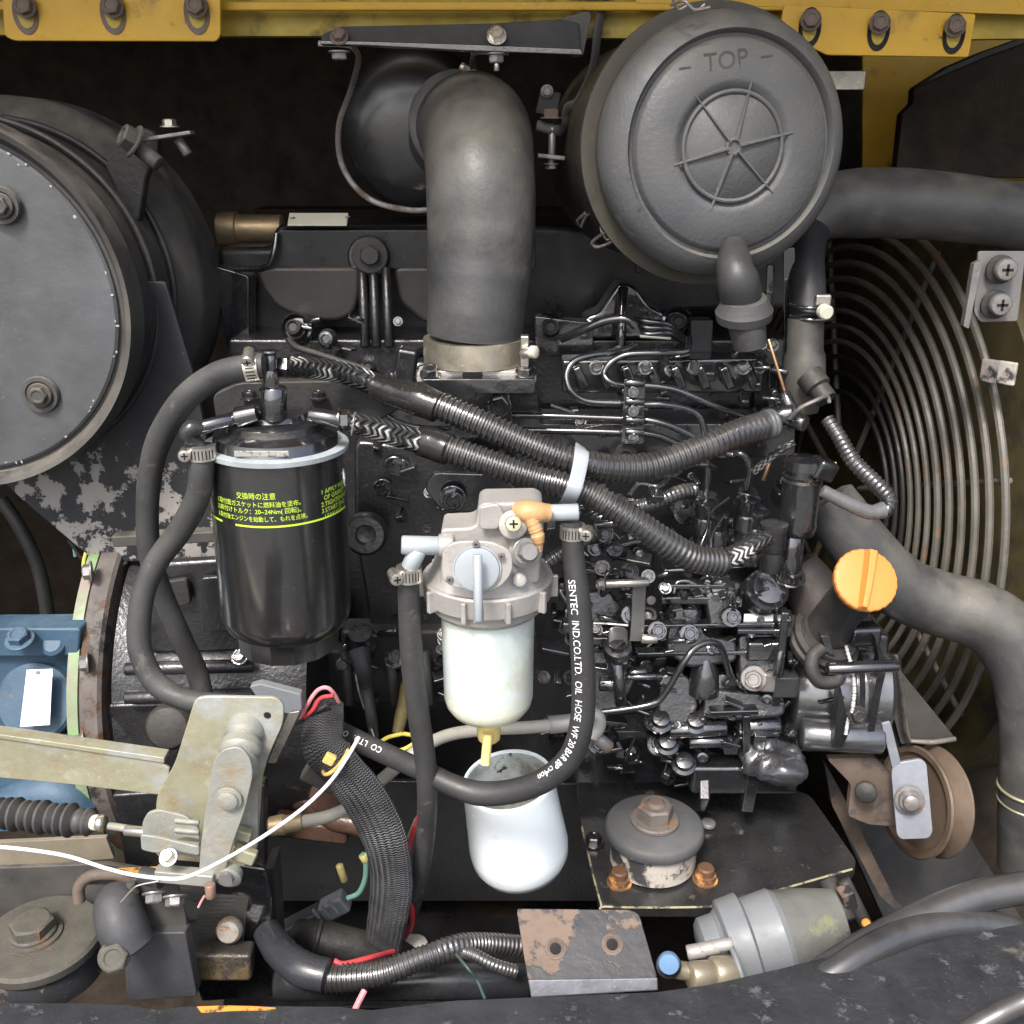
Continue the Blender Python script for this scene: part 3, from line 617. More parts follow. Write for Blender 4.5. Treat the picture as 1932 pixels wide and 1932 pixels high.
plate('block_skirt', [(468, 1228), (650, 1228), (650, 1330), (560, 1330), (470, 1290)], (550, 1270, .86), 40, castd, e, r=8, bevel=6)
# oil pressure sender + wire
sn = lathe('oil_sender', (682, 1208, .84), Vector((0, -.5, 1)), [(-40, 22), (-20, 26), (-4, 30), (4, 30), (16, 22), (24, 22)], gloss, e, seg=28)
tube('sender_boot', [(676, 1225, .82), (684, 1260, .81), (690, 1300, .81), (700, 1350, .8), (706, 1390, .8)], [22, 17, 13, 11, 9], hoseb, e)
tube('sender_wire', [(668, 1250, .81), (676, 1300, .8), (692, 1350, .8), (708, 1396, .79)], 2, steeld, e, seg=6)
bolt((744, 1244, .85), Z - Y, 14, gloss, e); bolt((590, 1236, .84), Z - Y, 12, gloss, e); bolt((462, 1232, .84), Z - Y, 13, gloss, e)
# thermostat housing, sensors (right end of the head)
th = lathe('thermostat_housing', (1520, 600, .86), Vector((.05, -.1, -1)), [(0, 34), (60, 34), (70, 38), (110, 40), (150, 36), (180, 26)], M('dull_thermostat', (.09, .085, .075), .45, .3, bump=.3, mott=.35), e, seg=36)
lathe('sensor_body', (1532, 716, .83), Vector((.5, -.7, -.7)), [(-10, 26), (20, 26), (24, 20), (50, 20), (52, 14)], castd, e, seg=28)
tube('sensor_lead', [(1490, 790, .80), (1510, 770, .79), (1540, 755, .79), (1560, 748, .80), (1565, 760, .8)], 4, steeld, e, seg=8)
for (a, b, r_) in (((1450, 640, .83), (1490, 770, .82), 3), ((1478, 740, .82), (1500, 790, .81), 12), ((1440, 790, .82), (1500, 780, .81), 20), ((1490, 790, .81), (1520, 800, .80), 16)):
    rod('fitting', a, b, r_, gloss if r_ > 4 else M('copper_pipe', (.5, .3, .16), .35, .8), e)
plate('support_strut', [(1478, 470), (1500, 466), (1502, 640), (1484, 790), (1470, 780), (1480, 640)], (1490, 620, .88), 8, glossc, e, r=6)
plate('support_strut', [(1448, 500), (1462, 500), (1460, 590), (1444, 588)], (1455, 540, .9), 8, glossc, e, r=4)
for i in range(2): torus('hose_band', P(1530, 576 + 22 * i, .86), Z, 37 * sc(P(1530, 576, .86)), 4 * sc(P(1530, 576, .86)), glossc, e)
# harness going right to the fan side
tube('sensor_conduit', [(1560, 790, .80), (1580, 820, .79), (1610, 870, .78), (1650, 910, .77), (1676, 940, .765), (1672, 962, .76), (1640, 968, .755)], [14, 15, 16, 16, 16, 14, 12], conduit, e, corr=(9, .12))
tube('taped_lead', [(1668, 962, .758), (1640, 966, .755), (1600, 950, .752), (1550, 925, .755)], [16, 14, 14, 12], M('shiny_tape', (.12, .12, .12), .22), e, jit=.04)
tube('braided_lead', [(1500, 835, .80), (1470, 850, .8), (1440, 875, .8), (1420, 892, .8)], 7, braidd, e)
lathe('yellow_tag', (1570, 880, .79), Vector((1, -.3, .2)), [(-8, 8), (8, 8)], yelp, e, seg=12)
rod('fitting', (1452, 872, .82), (1440, 906, .82), 4, M('copper_pipe', (0, 0, 0)), e)
# fuel solenoid / vertical cylinders
lathe('stop_solenoid', (1503, 1000, .80), Z, [(-6, 32), (0, 34), (10, 36), (24, 34), (90, 36), (100, 38), (104, 34), (110, 36), (114, 30), (122, 36), (140, 34), (146, 20)], gloss, e, seg=36)
rod('solenoid_neck', (1494, 1000, .80), (1488, 1100, .80), 24, glossc, e)
box('solenoid_plug', (1552, 884, .79), (44, 40, 40), gloss, e, rot=(10, 20, 20), bevel=8)
lathe('banjo_fitting', (1456, 1040, .78), Z, [(-40, 18), (-20, 22), (0, 20), (6, 24), (40, 24), (44, 26), (56, 26), (60, 16)], M('oily_fitting', (.05, .05, .05), .2, .4, bump=.3), e, seg=28)
# injection pump: delivery valves
PV = Vector((0, -.15, 1))
for u, v in ((1325, 1030), (1345, 1052), (1402, 1025), (1420, 1048)):
    lathe('delivery_valve', (u, v, .83), PV, [(-10, 26), (10, 26), (14, 20), (30, 20), (34, 24), (60, 24), (66, 20), (90, 22), (96, 22), (100, 12)], gloss, e, seg=28)
for u, v in ((1331, 958), (1408, 950)): bolt((u, v, .835), PV, 22, gloss, e, h=24, washer=1.1, cup=False)
pb = plate('injection_pump', [(1250, 1075), (1500, 1060), (1505, 1400), (1250, 1400)], (1380, 1240, .85), 120, gloss, e, r=8, bevel=6)
for u, v, r_ in ((1300, 1170, 22), (1352, 1125, 30), (1455, 1160, 0)):
    if r_: lathe('pump_plug', (u, v - 14, .815), Vector((0, -.8, .5)), [(-20, r_ * 1.2), (0, r_ * 1.2), (4, r_), (16, r_ * .9), (20, r_ * .6), (14, r_ * .4)], glossc, e, seg=28)
lathe('pump_cap', (1440, 1120, .81), Vector((.05, -.75, .65)), [(-30, 42), (0, 42), (6, 38), (14, 38), (18, 42), (30, 40), (36, 33), (42, 30), (44, 10)], gloss, e, seg=44)
bolt((1492, 1090, .80), Z - Y * .5, 20, gloss, e, h=20)
box('pump_shelf', (1310, 1128, .81), (130, 16, 30), glossc, e, bevel=4); box('pump_shelf', (1310, 1102, .815), (110, 10, 30), glossc, e, bevel=3)
plate('sticker', [(1404, 1158), (1460, 1157), (1458, 1182), (1402, 1183)], (1430, 1170, .799), 1.2, tagm, e, normal=Vector((0, -.8, .6)))
box('sticker_ledge', (1428, 1186, .797), (80, 10, 30), glossc, e, bevel=3)
box('pump_block', (1440, 1222, .80), (70, 40, 40), glossc, e, bevel=6)
rod('pump_rod', (1478, 1200, .79), (1464, 1275, .78), 8, glossc, e)
lathe('ball_joint', (1482, 1188, .79), -Y, [(-8, 12), (0, 14), (10, 10)], gloss, e, seg=20)
for v in (1176, 1228): 
    box('pump_ridge', (1330, v, .80), (260, 9, 26), glossc, e, rot=(0, -1, 0), bevel=3)
for u, v in ((1300, 1196), (1190, 1160), (1240, 1190), (1380, 1165)): bolt((u, v, .79), Z * .5 - Y, 14, glossc, e, h=15)
tube('feed_pipe', [(1130, 1344, .76), (1180, 1338, .76), (1230, 1328, .76), (1252, 1312, .76), (1290, 1250, .76), (1312, 1222, .765), (1340, 1212, .77), (1360, 1222, .775), (1374, 1262, .78), (1384, 1290, .785)], 6.5, gloss, e, seg=14)
cyl('governor_housing', (1340, 1300, .84), Vector((.1, -1, .3)), 48, 70, gloss, e)
lathe('governor_stack', (1330, 1262, .80), Z, [(-50, 30), (0, 26), (10, 20), (22, 18), (30, 12), (34, 4)], gloss, e, seg=28)
for (a, b, r_) in (((1262, 1378, .79), (1370, 1372, .79), 16), ((1300, 1400, .79), (1380, 1398, .79), 12), ((1390, 1370, .8), (1470, 1368, .8), 22), ((1180, 1278, .78), (1250, 1276, .78), 6), ((1130, 1290, .78), (1178, 1292, .78), 14), ((1182, 1270, .79), (1220, 1268, .79), 11)):
    rod('pump_shaft', a, b, r_, glossc, e)
box('fuel_union', (1446, 1282, .79), (34, 40, 34), steeld, e, rot=(0, 10, 10), bevel=6); box('fuel_union', (1480, 1290, .79), (46, 44, 34), M('satin_step', (0, 0, 0)), e, bevel=4)
bolt((1422, 1280, .785), Vector((-.3, -1, .4)), 18, steeld, e, h=16)
for u, v in ((1258, 1402), (1312, 1362), (1246, 1360), (1290, 1440)):
    lathe('cone_fitting', (u, v, .79), Vector((0, -.6, .9)), [(-40, 10), (-14, 22), (0, 24), (4, 18), (14, 16), (16, 8)], gloss, e, seg=24)
box('pump_foot', (1382, 1336, .79), (90, 10, 40), glossc, e, rot=(0, -2, 0)); box('pump_foot', (1406, 1390, .79), (16, 110, 30), gloss, e, rot=(0, -4, 0), bevel=5)
# governor lever and spring
gl = plate('governor_lever', [(1194, 1090), (1220, 1090), (1216, 1180), (1214, 1210), (1188, 1210), (1192, 1165)], (1205, 1150, .775), 6, M('satin_lever', (.12, .118, .115), .4, .2), e, r=2)
rod('lever_pin', (1142, 1102, .772), (1224, 1098, .772), 8, steel, gl); bolt((1136, 1102, .772), -X - .4 * Y, 9, steeld, gl); rod('lever_pin', (1210, 1205, .77), (1240, 1205, .77), 9, steel, gl)
screw((1228, 1132, .775), Vector((.3, -1, 0)), 9, steeld, gl)
tube('return_spring', [P(1166 + 16 * math.cos(i * .9), 1190 + i * .42 + 8 * math.sin(i * .9), .765 + .008 * math.sin(i * .9 + 1)) for i in range(60)], 2.4, steeld, e, seg=6, step=3)
tube('spring_wire', [(1120, 1176, .77), (1150, 1177, .765), (1185, 1180, .765)], 2.5, steel, e, seg=6)
lathe('throttle_shaft', (1164, 1232, .78), Vector((0, -.5, .9)), [(-60, 14), (-20, 20), (-10, 26), (14, 28), (24, 26), (26, 18), (36, 16)], gloss, e, seg=28)
rod('throttle_shaft', (1164, 1250, .775), (1172, 1330, .77), 12, gloss, e)
box('stop_bracket', (1120, 1204, .80), (90, 16, 30), glossc, e, bevel=3); lathe('adjuster', (1088, 1140, .80), Vector((-.2, -.4, 1)), [(-20, 18), (0, 22), (8, 24), (20, 24), (24, 14)], gloss, e, seg=24)
box('stop_bracket', (1090, 1180, .81), (60, 24, 30), gloss, e, bevel=5)
# front gear case (lower right) with its ribs and rods
gc = plate('gear_case', [(1490, 1190), (1560, 1180), (1680, 1200), (1672, 1380), (1640, 1424), (1500, 1420), (1488, 1300)], (1580, 1300, .83), 120, gloss, e, r=10, bevel=8, bseg=3)
silv = M('sheen_black_casting', (.045, .046, .05), .35, coat=1, cior=2.2, crough=.2, bump=.3, bs=90, mott=.25)
cyl('gear_case_barrel', (1484, 1296, .855), Vector((1, -.08, 0)), 92, 150, silv, gc, seg=56, ch=.06)
lathe('gear_case_cover', (1600, 1300, .84), Vector((1, -.1, 0)), [(0, 88), (8, 96), (20, 96), (26, 86), (60, 84), (70, 70)], silv, gc, seg=56, sharp=30)
cyl('gear_case_barrel', (1510, 1384, .80), Vector((1, -.1, 0)), 30, 150, silv, gc)
rod('tension_rod', (1560, 1262, .762), (1694, 1256, .765), 12, glossc, gc)
tube('rod_hook', [(1552, 1222, .77), (1534, 1238, .765), (1532, 1264, .76), (1546, 1286, .758), (1574, 1286, .76), (1586, 1272, .765)], 13, castd, gc, seg=20)
plate('case_rib', [(1548, 1200), (1566, 1200), (1604, 1380), (1590, 1410), (1572, 1412), (1584, 1300)], (1580, 1300, .775), 30, cast, gc, r=4)
plate('case_rib', [(1650, 1200), (1676, 1250), (1664, 1300), (1648, 1390), (1634, 1400), (1650, 1300), (1660, 1250)], (1655, 1300, .785), 30, cast, gc, r=4)
mk_ = tube('gasket_bead', [(1596, 1218, .785), (1602, 1240, .775), (1608, 1262, .768), (1612, 1300, .764), (1608, 1340, .764), (1600, 1360, .768), (1596, 1385, .768)], 3.2, M('white_sealant', (.5, .5, .48), .5), gc, seg=8, jit=.3)
bolt((1616, 1348, .765), Vector((.1, -1, .2)), 13, castd, gc); box('case_block', (1628, 1196, .80), (60, 40, 40), gloss, gc, rot=(0, 0, 6), bevel=8)
box('case_side', (1470, 1240, .79), (16, 200, 30), gloss, e, bevel=4)
# starter stub and lower oily corner
crumple(tube('drain_boot', [(1424, 1400, .81), (1446, 1420, .795), (1472, 1440, .785), (1500, 1452, .785)], [30, 44, 48, 34], M('wet_rubber_black', (.03, .03, .034), .35, coat=1, cior=1.7, crough=.2, bump=1, bs=60, mott=.5), e, seg=48, step=4, flat=.8), .03)
box('block_foot', (1400, 1460, .80), (200, 60, 50), gloss, e, rot=(0, 0, 0), bevel=8)
box('side_bracket', (1420, 1455, .79), (24, 170, 24), glossc, e, rot=(0, 4, 0), bevel=3)
for u in range(1100, 1260, 14): pass
# --- many small cast features between the larger ones: every one a bolt, boss, rib or union on the casting
rg = random.Random(11)
def clutter(n, u0, u1, v0, v1, y0, y1, smin=8, smax=22):
    for i in range(n):
        u, v, y = rg.uniform(u0, u1), rg.uniform(v0, v1), rg.uniform(y0, y1); s = rg.uniform(smin, smax); m = rg.choice((gloss, glossc, gloss, cast))
        k_ = rg.random(); ax = Vector((rg.uniform(-.3, .3), -1, rg.uniform(0, 1.2)))
        random.seed(i)
        if k_ < .26: bolt((u, v, y), ax, s * .75, m, e)
        elif k_ < .42: lathe('casting_boss', (u, v, y), ax, [(-12, s * 1.2), (0, s), (5, s * .8), (6, s * .5), (2, s * .4)], m, e, seg=22)
        elif k_ < .66: box('casting_rib', (u, v, y), (s * rg.uniform(1.5, 4), s * .5, 30), m, e, rot=(rg.uniform(-20, 20), rg.uniform(-25, 25), rg.uniform(-15, 15)), bevel=2.5)
        elif k_ < .8: box('casting_lug', (u, v, y), (s * 1.6, s * 1.4, 30), m, e, rot=(rg.uniform(0, 40), rg.uniform(-30, 30), rg.uniform(-25, 25)), bevel=4, taper=.8)
        elif k_ < .92: rod('stub_pipe', (u - s, v, y), (u + s * rg.uniform(1, 2), v + rg.uniform(-10, 10), y - .005), s * .4, m, e)
        else: lathe('union_nut', (u, v, y), Vector((rg.uniform(-1, 1), -.3, 1)), [(-s, s * .5), (-s * .5, s * .8), (s * .3, s * .8), (s * .4, s * .55), (s * 1.2, s * .5), (s * 1.25, s * .2)], m, e, seg=6 if rg.random() < .4 else 20)
plate('crankcase_side', [(1030, 1380), (1500, 1380), (1500, 1474), (1060, 1478)], (1250, 1430, .845), 60, gloss, e, r=6, bevel=5)
for i in range(26):    # thin fuel and breather lines looping over the castings
    u, v = rg.uniform(1080, 1440), rg.uniform(880, 1400); y = rg.uniform(.79, .83); pts = [(u, v, y)]
    dx, dy = rg.choice((-1, 1)) * rg.uniform(10, 40), rg.choice((-1, 1)) * rg.uniform(10, 40)
    for j in range(rg.choice((3, 4))): pts.append((min(1490, max(1060, pts[-1][0] + dx)), min(1440, max(860, pts[-1][1] + dy)), y + rg.uniform(-.006, .012))); dx, dy = dx * .5 + rg.uniform(-25, 25), dy * .5 + rg.uniform(-25, 25)
    tube('fuel_line', pts, rg.choice((3, 4, 5, 6)), rg.choice((gloss, glossc, glossc)), e, seg=10)
clutter(26, 1050, 1500, 1390, 1470, .80, .84, 8, 18)
clutter(40, 1040, 1260, 860, 1400, .80, .84, 7, 17)
clutter(56, 1120, 1260, 900, 1420, .80, .85)
for pl_, at_, d_ in (([(1262, 1150), (1320, 1146), (1330, 1200), (1390, 1206), (1392, 1250), (1300, 1262), (1256, 1230)], (1320, 1200, .80), 40),
                     ([(1392, 1196), (1470, 1192), (1474, 1262), (1440, 1300), (1396, 1290)], (1430, 1240, .797), 40),
                     ([(1246, 1270), (1300, 1274), (1320, 1330), (1300, 1370), (1240, 1366)], (1280, 1320, .795), 40),
                     ([(1330, 1300), (1420, 1306), (1480, 1310), (1484, 1352), (1400, 1360), (1326, 1356)], (1400, 1330, .792), 40),
                     ([(1100, 1210), (1180, 1200), (1200, 1290), (1160, 1350), (1104, 1340)], (1150, 1280, .805), 40),
                     ([(1086, 1120), (1150, 1110), (1176, 1150), (1130, 1190), (1090, 1180)], (1130, 1150, .815), 40),
                     ([(1330, 1120), (1390, 1110), (1396, 1180), (1340, 1186)], (1360, 1150, .80), 40)):
    plate('pump_casting', pl_, at_, d_, cast, e, r=16, bevel=7, bseg=3, normal=Vector((0, -1, .35)))
clutter(50, 1250, 1500, 1100, 1440, .785, .80, 6, 14)
clutter(22, 1280, 1500, 900, 1100, .85, .88)
clutter(26, 1060, 1470, 660, 900, .868, .885, 7, 15)
clutter(18, 700, 1000, 830, 1130, .875, .885, 8, 16)
clutter(12, 1500, 1660, 1180, 1420, .81, .825, 8, 14)
clutter(14, 560, 800, 600, 760, .93, .95, 8, 18)
clutter(16, 1010, 1130, 1130, 1380, .84, .86, 8, 20)
clutter(20, 640, 900, 1180, 1330, .85, .87, 7, 15)
clutter(16, 1400, 1500, 640, 800, .84, .87, 7, 15)
# ================================================================== MUFFLER DRUM (upper left)
D = thing('muffler_drum', 'huge round black drum with a flat bluish face and bolted strap at the left edge', 'drum', (-70, 580, .80))
c = P(-98, 580, .80); k = sc(c); AX = Vector((-.02, 1, -.02))
lathe('drum_shell', c + AX.normalized() * 8 * k, AX, [(0, 280), (0, 322), (-26, 336), (-30, 346), (30, 352), (36, 338), (60, 334), (270, 338), (310, 384), (330, 392), (460, 394), (470, 300)], dusty, D, seg=96, sharp=30)
df = lathe('drum_face', c, -AX, [(-10, 318), (0, 317), (4, 312), (4, 4)], drum, D, seg=96, sharp=30)
for u, v, r_ in ((2, 388, 36), (75, 745, 36)):
    lathe('face_boss', (u, v, .795), -Y, [(-4, r_), (3, r_ * .94), (3, r_ * .74), (0, r_ * .7)], dusty, df, seg=36); bolt((u, v, .792), -Y, 17, dusty, df, h=10)
torus('rim_bead', c + Y * .002, -AX, 330 * k, 5 * k, dusty, D, seg=96)
for dy, r_ in ((.06, 344), (.11, 341)): torus('strap_band', c + Y * dy, -AX, r_ * k, 7 * k, castd, D, seg=96, rs=8)
vs = []; fs = []; rc = random.Random(5); ax_, bx2 = frame(-AX)
for i in range(46):      # chips where the paint has come off along the edge of the face
    an = rc.uniform(0, 6.283); rr = rc.uniform(306, 318); d = ax_ * math.cos(an) + bx2 * math.sin(an); e2 = (-AX).normalized().cross(d); p = c + d * rr * k - AX.normalized() * 4.2 * k; w_, h_ = rc.uniform(1.5, 4) * k, rc.uniform(1, 4) * k; q0 = len(vs)
    ring = [p + d * h_ * math.cos(q) * rc.uniform(.6, 1.2) + e2 * w_ * math.sin(q) for q in [j * 1.0472 for j in range(6)]]
    vs += [x - AX.normalized() * .6 * k for x in ring] + [x + AX.normalized() * .8 * k for x in ring]
    fs += [tuple(q0 + j for j in range(6)), tuple(q0 + 11 - j for j in range(6))] + [(q0 + j, q0 + (j + 1) % 6, q0 + 6 + (j + 1) % 6, q0 + 6 + j) for j in range(6)]
mk('paint_chips', vs, fs, M('bare_chip', (.34, .33, .31), .6), D)['kind'] = 'stuff'
# clamp ears where the strap is drawn together
plate('strap_ear', [(196, 312), (206, 300), (232, 262), (258, 238), (296, 250), (300, 290), (276, 330), (262, 420), (244, 420)], (270, 300, .89), 30, castd, D, r=18, bevel=6)
bolt((255, 268, .86), Vector((-.7, -.5, .5)), 24, dusty, D, h=22); rod('draw_bolt', (250, 270, .865), (300, 310, .86), 15, dusty, D)
box('ear_plate', (310, 258, .87), (110, 7, 30), steeld, D, rot=(0, -8, 0)); bolt((320, 240, .87), Z, 13, steel, D); rod('draw_bolt', (335, 262, .88), (355, 292, .88), 9, steeld, D)
S = thing('drum_bracket', 'black support bracket with flaking grey paint under the round drum', 'bracket', (250, 900, .88))
plate('support_plate', [(272, 530), (312, 532), (372, 730), (420, 1000), (420, 1060), (180, 1060), (60, 960), (0, 905), (-60, 900), (-60, 780), (160, 830), (262, 700)], (250, 850, .86), 14, flake, S, r=6, bevel=3)
plate('gusset', [(330, 700), (420, 700), (440, 1030), (300, 1030)], (370, 900, .92), 30, castd, S, bevel=3)
box('foot_bar', (330, 1012, .82), (230, 22, 30), dusty, S, rot=(0, -3, 0), bevel=3)
# hose running down in the dark at the far left
t = thing('drain_hose', 'dark rubber hose hanging in shadow left of the bell housing', 'hose', (60, 1080, .95))
tube('hose_body', [(0, 940, .95), (40, 1000, .95), (75, 1080, .95), (92, 1180, .95), (95, 1260, .95)], 13, hoseb, t)
for i, (m_, pts) in enumerate(((yelw, [(160, 1095, .86), (158, 1060, .86), (172, 1020, .87), (200, 985, .88)]), (hoseb, [(130, 1020, .9), (170, 1070, .88), (210, 1080, .86), (240, 1060, .86)]), (greenw, [(120, 990, .9), (136, 1010, .9), (142, 1050, .9)]))):
    tag(tube('loose_wire', pts, 3.5, m_, None, seg=8), ('thin yellow and black wire loop beside the bell housing top', 'black cable looping under the flaking bracket', 'short green wire in the dark gap at far left')[i], 'wire')
# ================================================================== BELL HOUSING + BLUE PUMP
B = thing('bell_housing', 'black cast bell housing with a rust-streaked flange left of the fuel filter', 'bell housing', (300, 1250, .85))
bx = X; cc = Vector((-.377, .95, .93))
lathe('housing_shell', cc, bx, [(.02, .175), (.03, .172), (.05, .168), (.10, .165), (.19, .158), (.20, .12)], cast, B, seg=96, px=False, sharp=30)
fg = lathe('flange_ring', cc - bx * .004, bx, [(0, .16), (0, .187), (.002, .19), (.017, .19), (.020, .187), (.020, .16)], rustf, B, seg=110, px=False, sharp=30)
lathe('green_gasket_ring', cc - bx * .014, bx, [(0, .17), (0, .189), (.0095, .189), (.0095, .17)], green, B, seg=110, px=False, sharp=30)
for u, v, y in ((174, 1078, .83), (160, 1396, .765), (168, 1250, .78)): bolt((u, v, y), -X - .3 * Y, 15, steeld, B)
cvp = plate('access_cover', [(282, 1080), (300, 1062), (430, 1054), (462, 1100), (470, 1230), (276, 1236)], (370, 1150, .80), 26, cast, B, r=20, bevel=9, bseg=3)
plate('cover_pocket', [(300, 1100), (352, 1092), (360, 1140), (300, 1150)], (330, 1120, .79), 14, castd, cvp, r=8, bevel=5)
plate('cover_pocket', [(378, 1090), (440, 1086), (448, 1190), (384, 1196)], (410, 1120, .79), 14, cast, cvp, r=8, bevel=5)
for v, y in ((1262, .785), (1316, .772)): rod('housing_rib', (236, v, y), (478, v - 6, y + .012), 13, cast, B)
plate('housing_foot', [(200, 1330), (330, 1326), (400, 1340), (400, 1410), (200, 1420)], (300, 1370, .78), 30, cast, B, r=10, bevel=8)
lathe('housing_dome', (318, 1372, .755), Vector((0, -1, .35)), [(-30, 46), (0, 44), (9, 38), (13, 24), (14, 4)], castd, B, seg=36)
plate('lower_casting', [(210, 1500), (500, 1480), (500, 1640), (240, 1660)], (350, 1560, .74), 30, cast, B, r=8, bevel=8)
for u, v in ((452, 1240), (262, 1216)): bolt((u, v, .785), -Y + Z, 12, gloss, B)
H = thing('hydraulic_pump', 'dusty blue hydraulic pump with a round cover and bare metal nameplate', 'pump', (60, 1340, .80))
plate('pump_body', [(-60, 1186), (146, 1184), (150, 1230), (146, 1560), (-60, 1575)], (60, 1350, .80), 60, blue, H, r=10, bevel=12, bseg=4)
plate('pump_top', [(-60, 1186), (152, 1186), (148, 1236), (110, 1240), (-60, 1240)], (60, 1210, .79), 60, blue, H, r=8, bevel=8, bseg=3)
pc = lathe('round_cover', (66, 1325, .782), Vector((0, -1, .35)), [(-40, 74), (0, 74), (6, 68), (7, 4)], blue, H, seg=48)
plate('nameplate', [(50, 1264), (99, 1262), (94, 1368), (37, 1372)], (68, 1318, .768), 1.5, tagm, pc, normal=Vector((0, -1, .35)))
for u, v in ((72, 1269), (66, 1364)): screw((u, v, .766), -Y + .3 * Z, 4, steeld, pc)
bolt((38, 1208, .778), Z - Y * .4, 20, blue, H, h=16); lathe('pump_boss', (100, 1216, .79), Vector((0, -1, 1)), [(-20, 24), (0, 22), (6, 16)], blue, H, seg=24)
plate('pump_rib', [(-60, 1400), (140, 1400), (144, 1470), (150, 1560), (60, 1520), (-60, 1500)], (60, 1470, .775), 40, blue, H, r=20, bevel=9, bseg=3)
tube('oil_pipe', [(-30, 1540, .77), (60, 1500, .765), (120, 1500, .765), (160, 1530, .77)], 34, blue, H)
# ================================================================== FUEL FILTER CANISTER
Fc = thing('fuel_filter', 'black spin-on fuel filter canister with yellow-green Japanese print and a pale rim', 'fuel filter', (537, 1030, .72))
fb = P(545, 1214, .72); k = sc(P(535, 1000, .72)); LN = Vector((0.02, 0, 1)).normalized()
H0 = (P(535, 838, .72).z - fb.z) / k
Rf = 124
cm = M('canister_gloss', (.013, .013, .014), .3, coat=1, cior=2.1, crough=.17, bump=.12, bs=24, dust=.12, dustcol=(.09, .085, .075), rvar=.04, mott=.2, patches=(((.16, .15, .13), 55, .70, .72, .6),))
can = lathe('canister_shell', fb, LN, [(0, 60), (3, 84), (5, 90), (42, 92), (46, 100), (50, 112), (62, 120), (80, Rf), (H0 - 10, Rf), (H0 - 2, Rf + 2), (H0 - 2, 80)], cm, Fc, seg=96, s=k, sharp=30)
# facets of the wrench grip
gv = []; gf = []; n = 14
a_, b_ = frame(LN)
for j, (h, r_) in enumerate(((0, 88), (2, 92), (40, 94), (45, 90))):
    for i in range(n): tt = 2 * math.pi * i / n + .1; gv.append(fb + LN * h * k + (a_ * math.cos(tt) + b_ * math.sin(tt)) * r_ * k * 1.05)
for j in range(3):
    for i in range(n): gf.append((j * n + i, j * n + (i + 1) % n, (j + 1) * n + (i + 1) % n, (j + 1) * n + i))
gf += [tuple(range(n))[::-1], tuple(3 * n + i for i in range(n))]
mk('wrench_grip', gv, gf, cm, can, sharp=15)
lathe('rim_ring', fb + LN * (H0 - 6) * k, LN, [(0, Rf), (0, Rf + 6), (9, Rf + 7), (11, Rf + 2), (11, 100)], M('pale_blue_rim', (.42, .46, .48), .4, .2), can, seg=96, s=k, sharp=30)
fh = lathe('filter_head', fb + LN * (H0 + 2) * k, LN, [(0, 116), (3, 114), (22, 110), (28, 100), (32, 92), (44, 90), (47, 84), (50, 60), (58, 56)], gloss, Fc, seg=64, s=k, sharp=30)
box('cast_label', fb + LN * (H0 + 15) * k - Y * 111 * k, (104, 12, 4), M('worn_label', (.3, .29, .27), .5, patches=(((.03, .03, .03), 60, .52, .58, .4),)), fh)
rod('bleed_bolt', (517, 792, .70), (517, 728, .70), 24, glossc, fh); bolt((511, 735, .70), Z, 16, glossc, fh, h=34, cup=False); rod('bleed_bolt', (510, 712, .70), (510, 664, .70), 12, glossc, fh); lathe('bleed_bolt_top', (510, 670, .70), Z, [(0, 12), (6, 15), (9, 14)], glossc, fh, seg=24)
rod('inlet_pipe', (470, 782, .70), (366, 810, .68), 13, glossc, fh); lathe('inlet_flange', (448, 788, .695), Vector((-1, 0, -.25)), [(-40, 17), (-6, 20), (0, 20), (4, 14)], glossc, fh, seg=24)
tube('inlet_elbow', [(380, 808, .68), (362, 808, .677), (352, 822, .676), (372, 836, .68), (380, 850, .68)], [14, 17, 15, 13, 14], M('oily_fitting', (0, 0, 0)), fh)
rod('outlet_pipe', (582, 782, .70), (662, 796, .70), 15, glossc, fh); bolt((640, 792, .70), X, 20, gloss, fh, h=16, washer=1.2, cup=False)
br = plate('mounting_bracket', [(400, 745), (450, 722), (640, 718), (760, 770), (700, 800), (410, 810)], (560, 750, .785), 30, castd, Fc, r=14, bevel=5)
for u, v in ((600, 752), (470, 752)): bolt((u, v, .78), Z, 13, gloss, br)
# print on the canister: laid round the cylinder, base line set by height
def wrap(a0, hz, Rr=Rf + .9):
    def f(x, y):
        an = a0 + x / (Rr * k); d = X * math.sin(an) - Y * math.cos(an)
        return fb + LN * hz * k + d * Rr * k + LN * y
    return f
hz = lambda v: (P(535, v, .72 - Rf * k).z - fb.z) / k
rows = [(-.40, 942, '\u4ea4\u63db\u6642\u306e\u6ce8\u610f', 13.5), (-.80, 957, '1.\u53d6\u4ed8\u9762\u30ac\u30b9\u30b1\u30c3\u30c8\u306b\u71c3\u6599\u6cb9\u3092\u5857\u5e03\u3002', 11.5), (-.80, 970, '2.\u7de0\u4ed8\u3051\u30c8\u30eb\u30af\uff1a20~24Nm( \u56de\u8ee2)\u3002', 11.5), (-.80, 984, '3.\u53d6\u4ed8\u5f8c\u30a8\u30f3\u30b8\u30f3\u3092\u59cb\u52d5\u3057\u3066\u3001\u3082\u308c\u3092\u70b9\u691c\u3002', 11)]
for (a0, v, s_, sz), ft in zip(rows, (.58, 1.33, 1.33, 1.42)): letters('lettering', s_, sz * k, inky, wrap(a0, hz(v)), can, fit=ft * Rf * k)
for i, s_ in enumerate(('1 APPLY FUEL', '  OF GASKET', '2.TIGHTENING', '3.START ENG', '  LEAKAGE')): letters('lettering', s_, 12 * k, inky, wrap(.84, hz(948 + i * 12)), can)
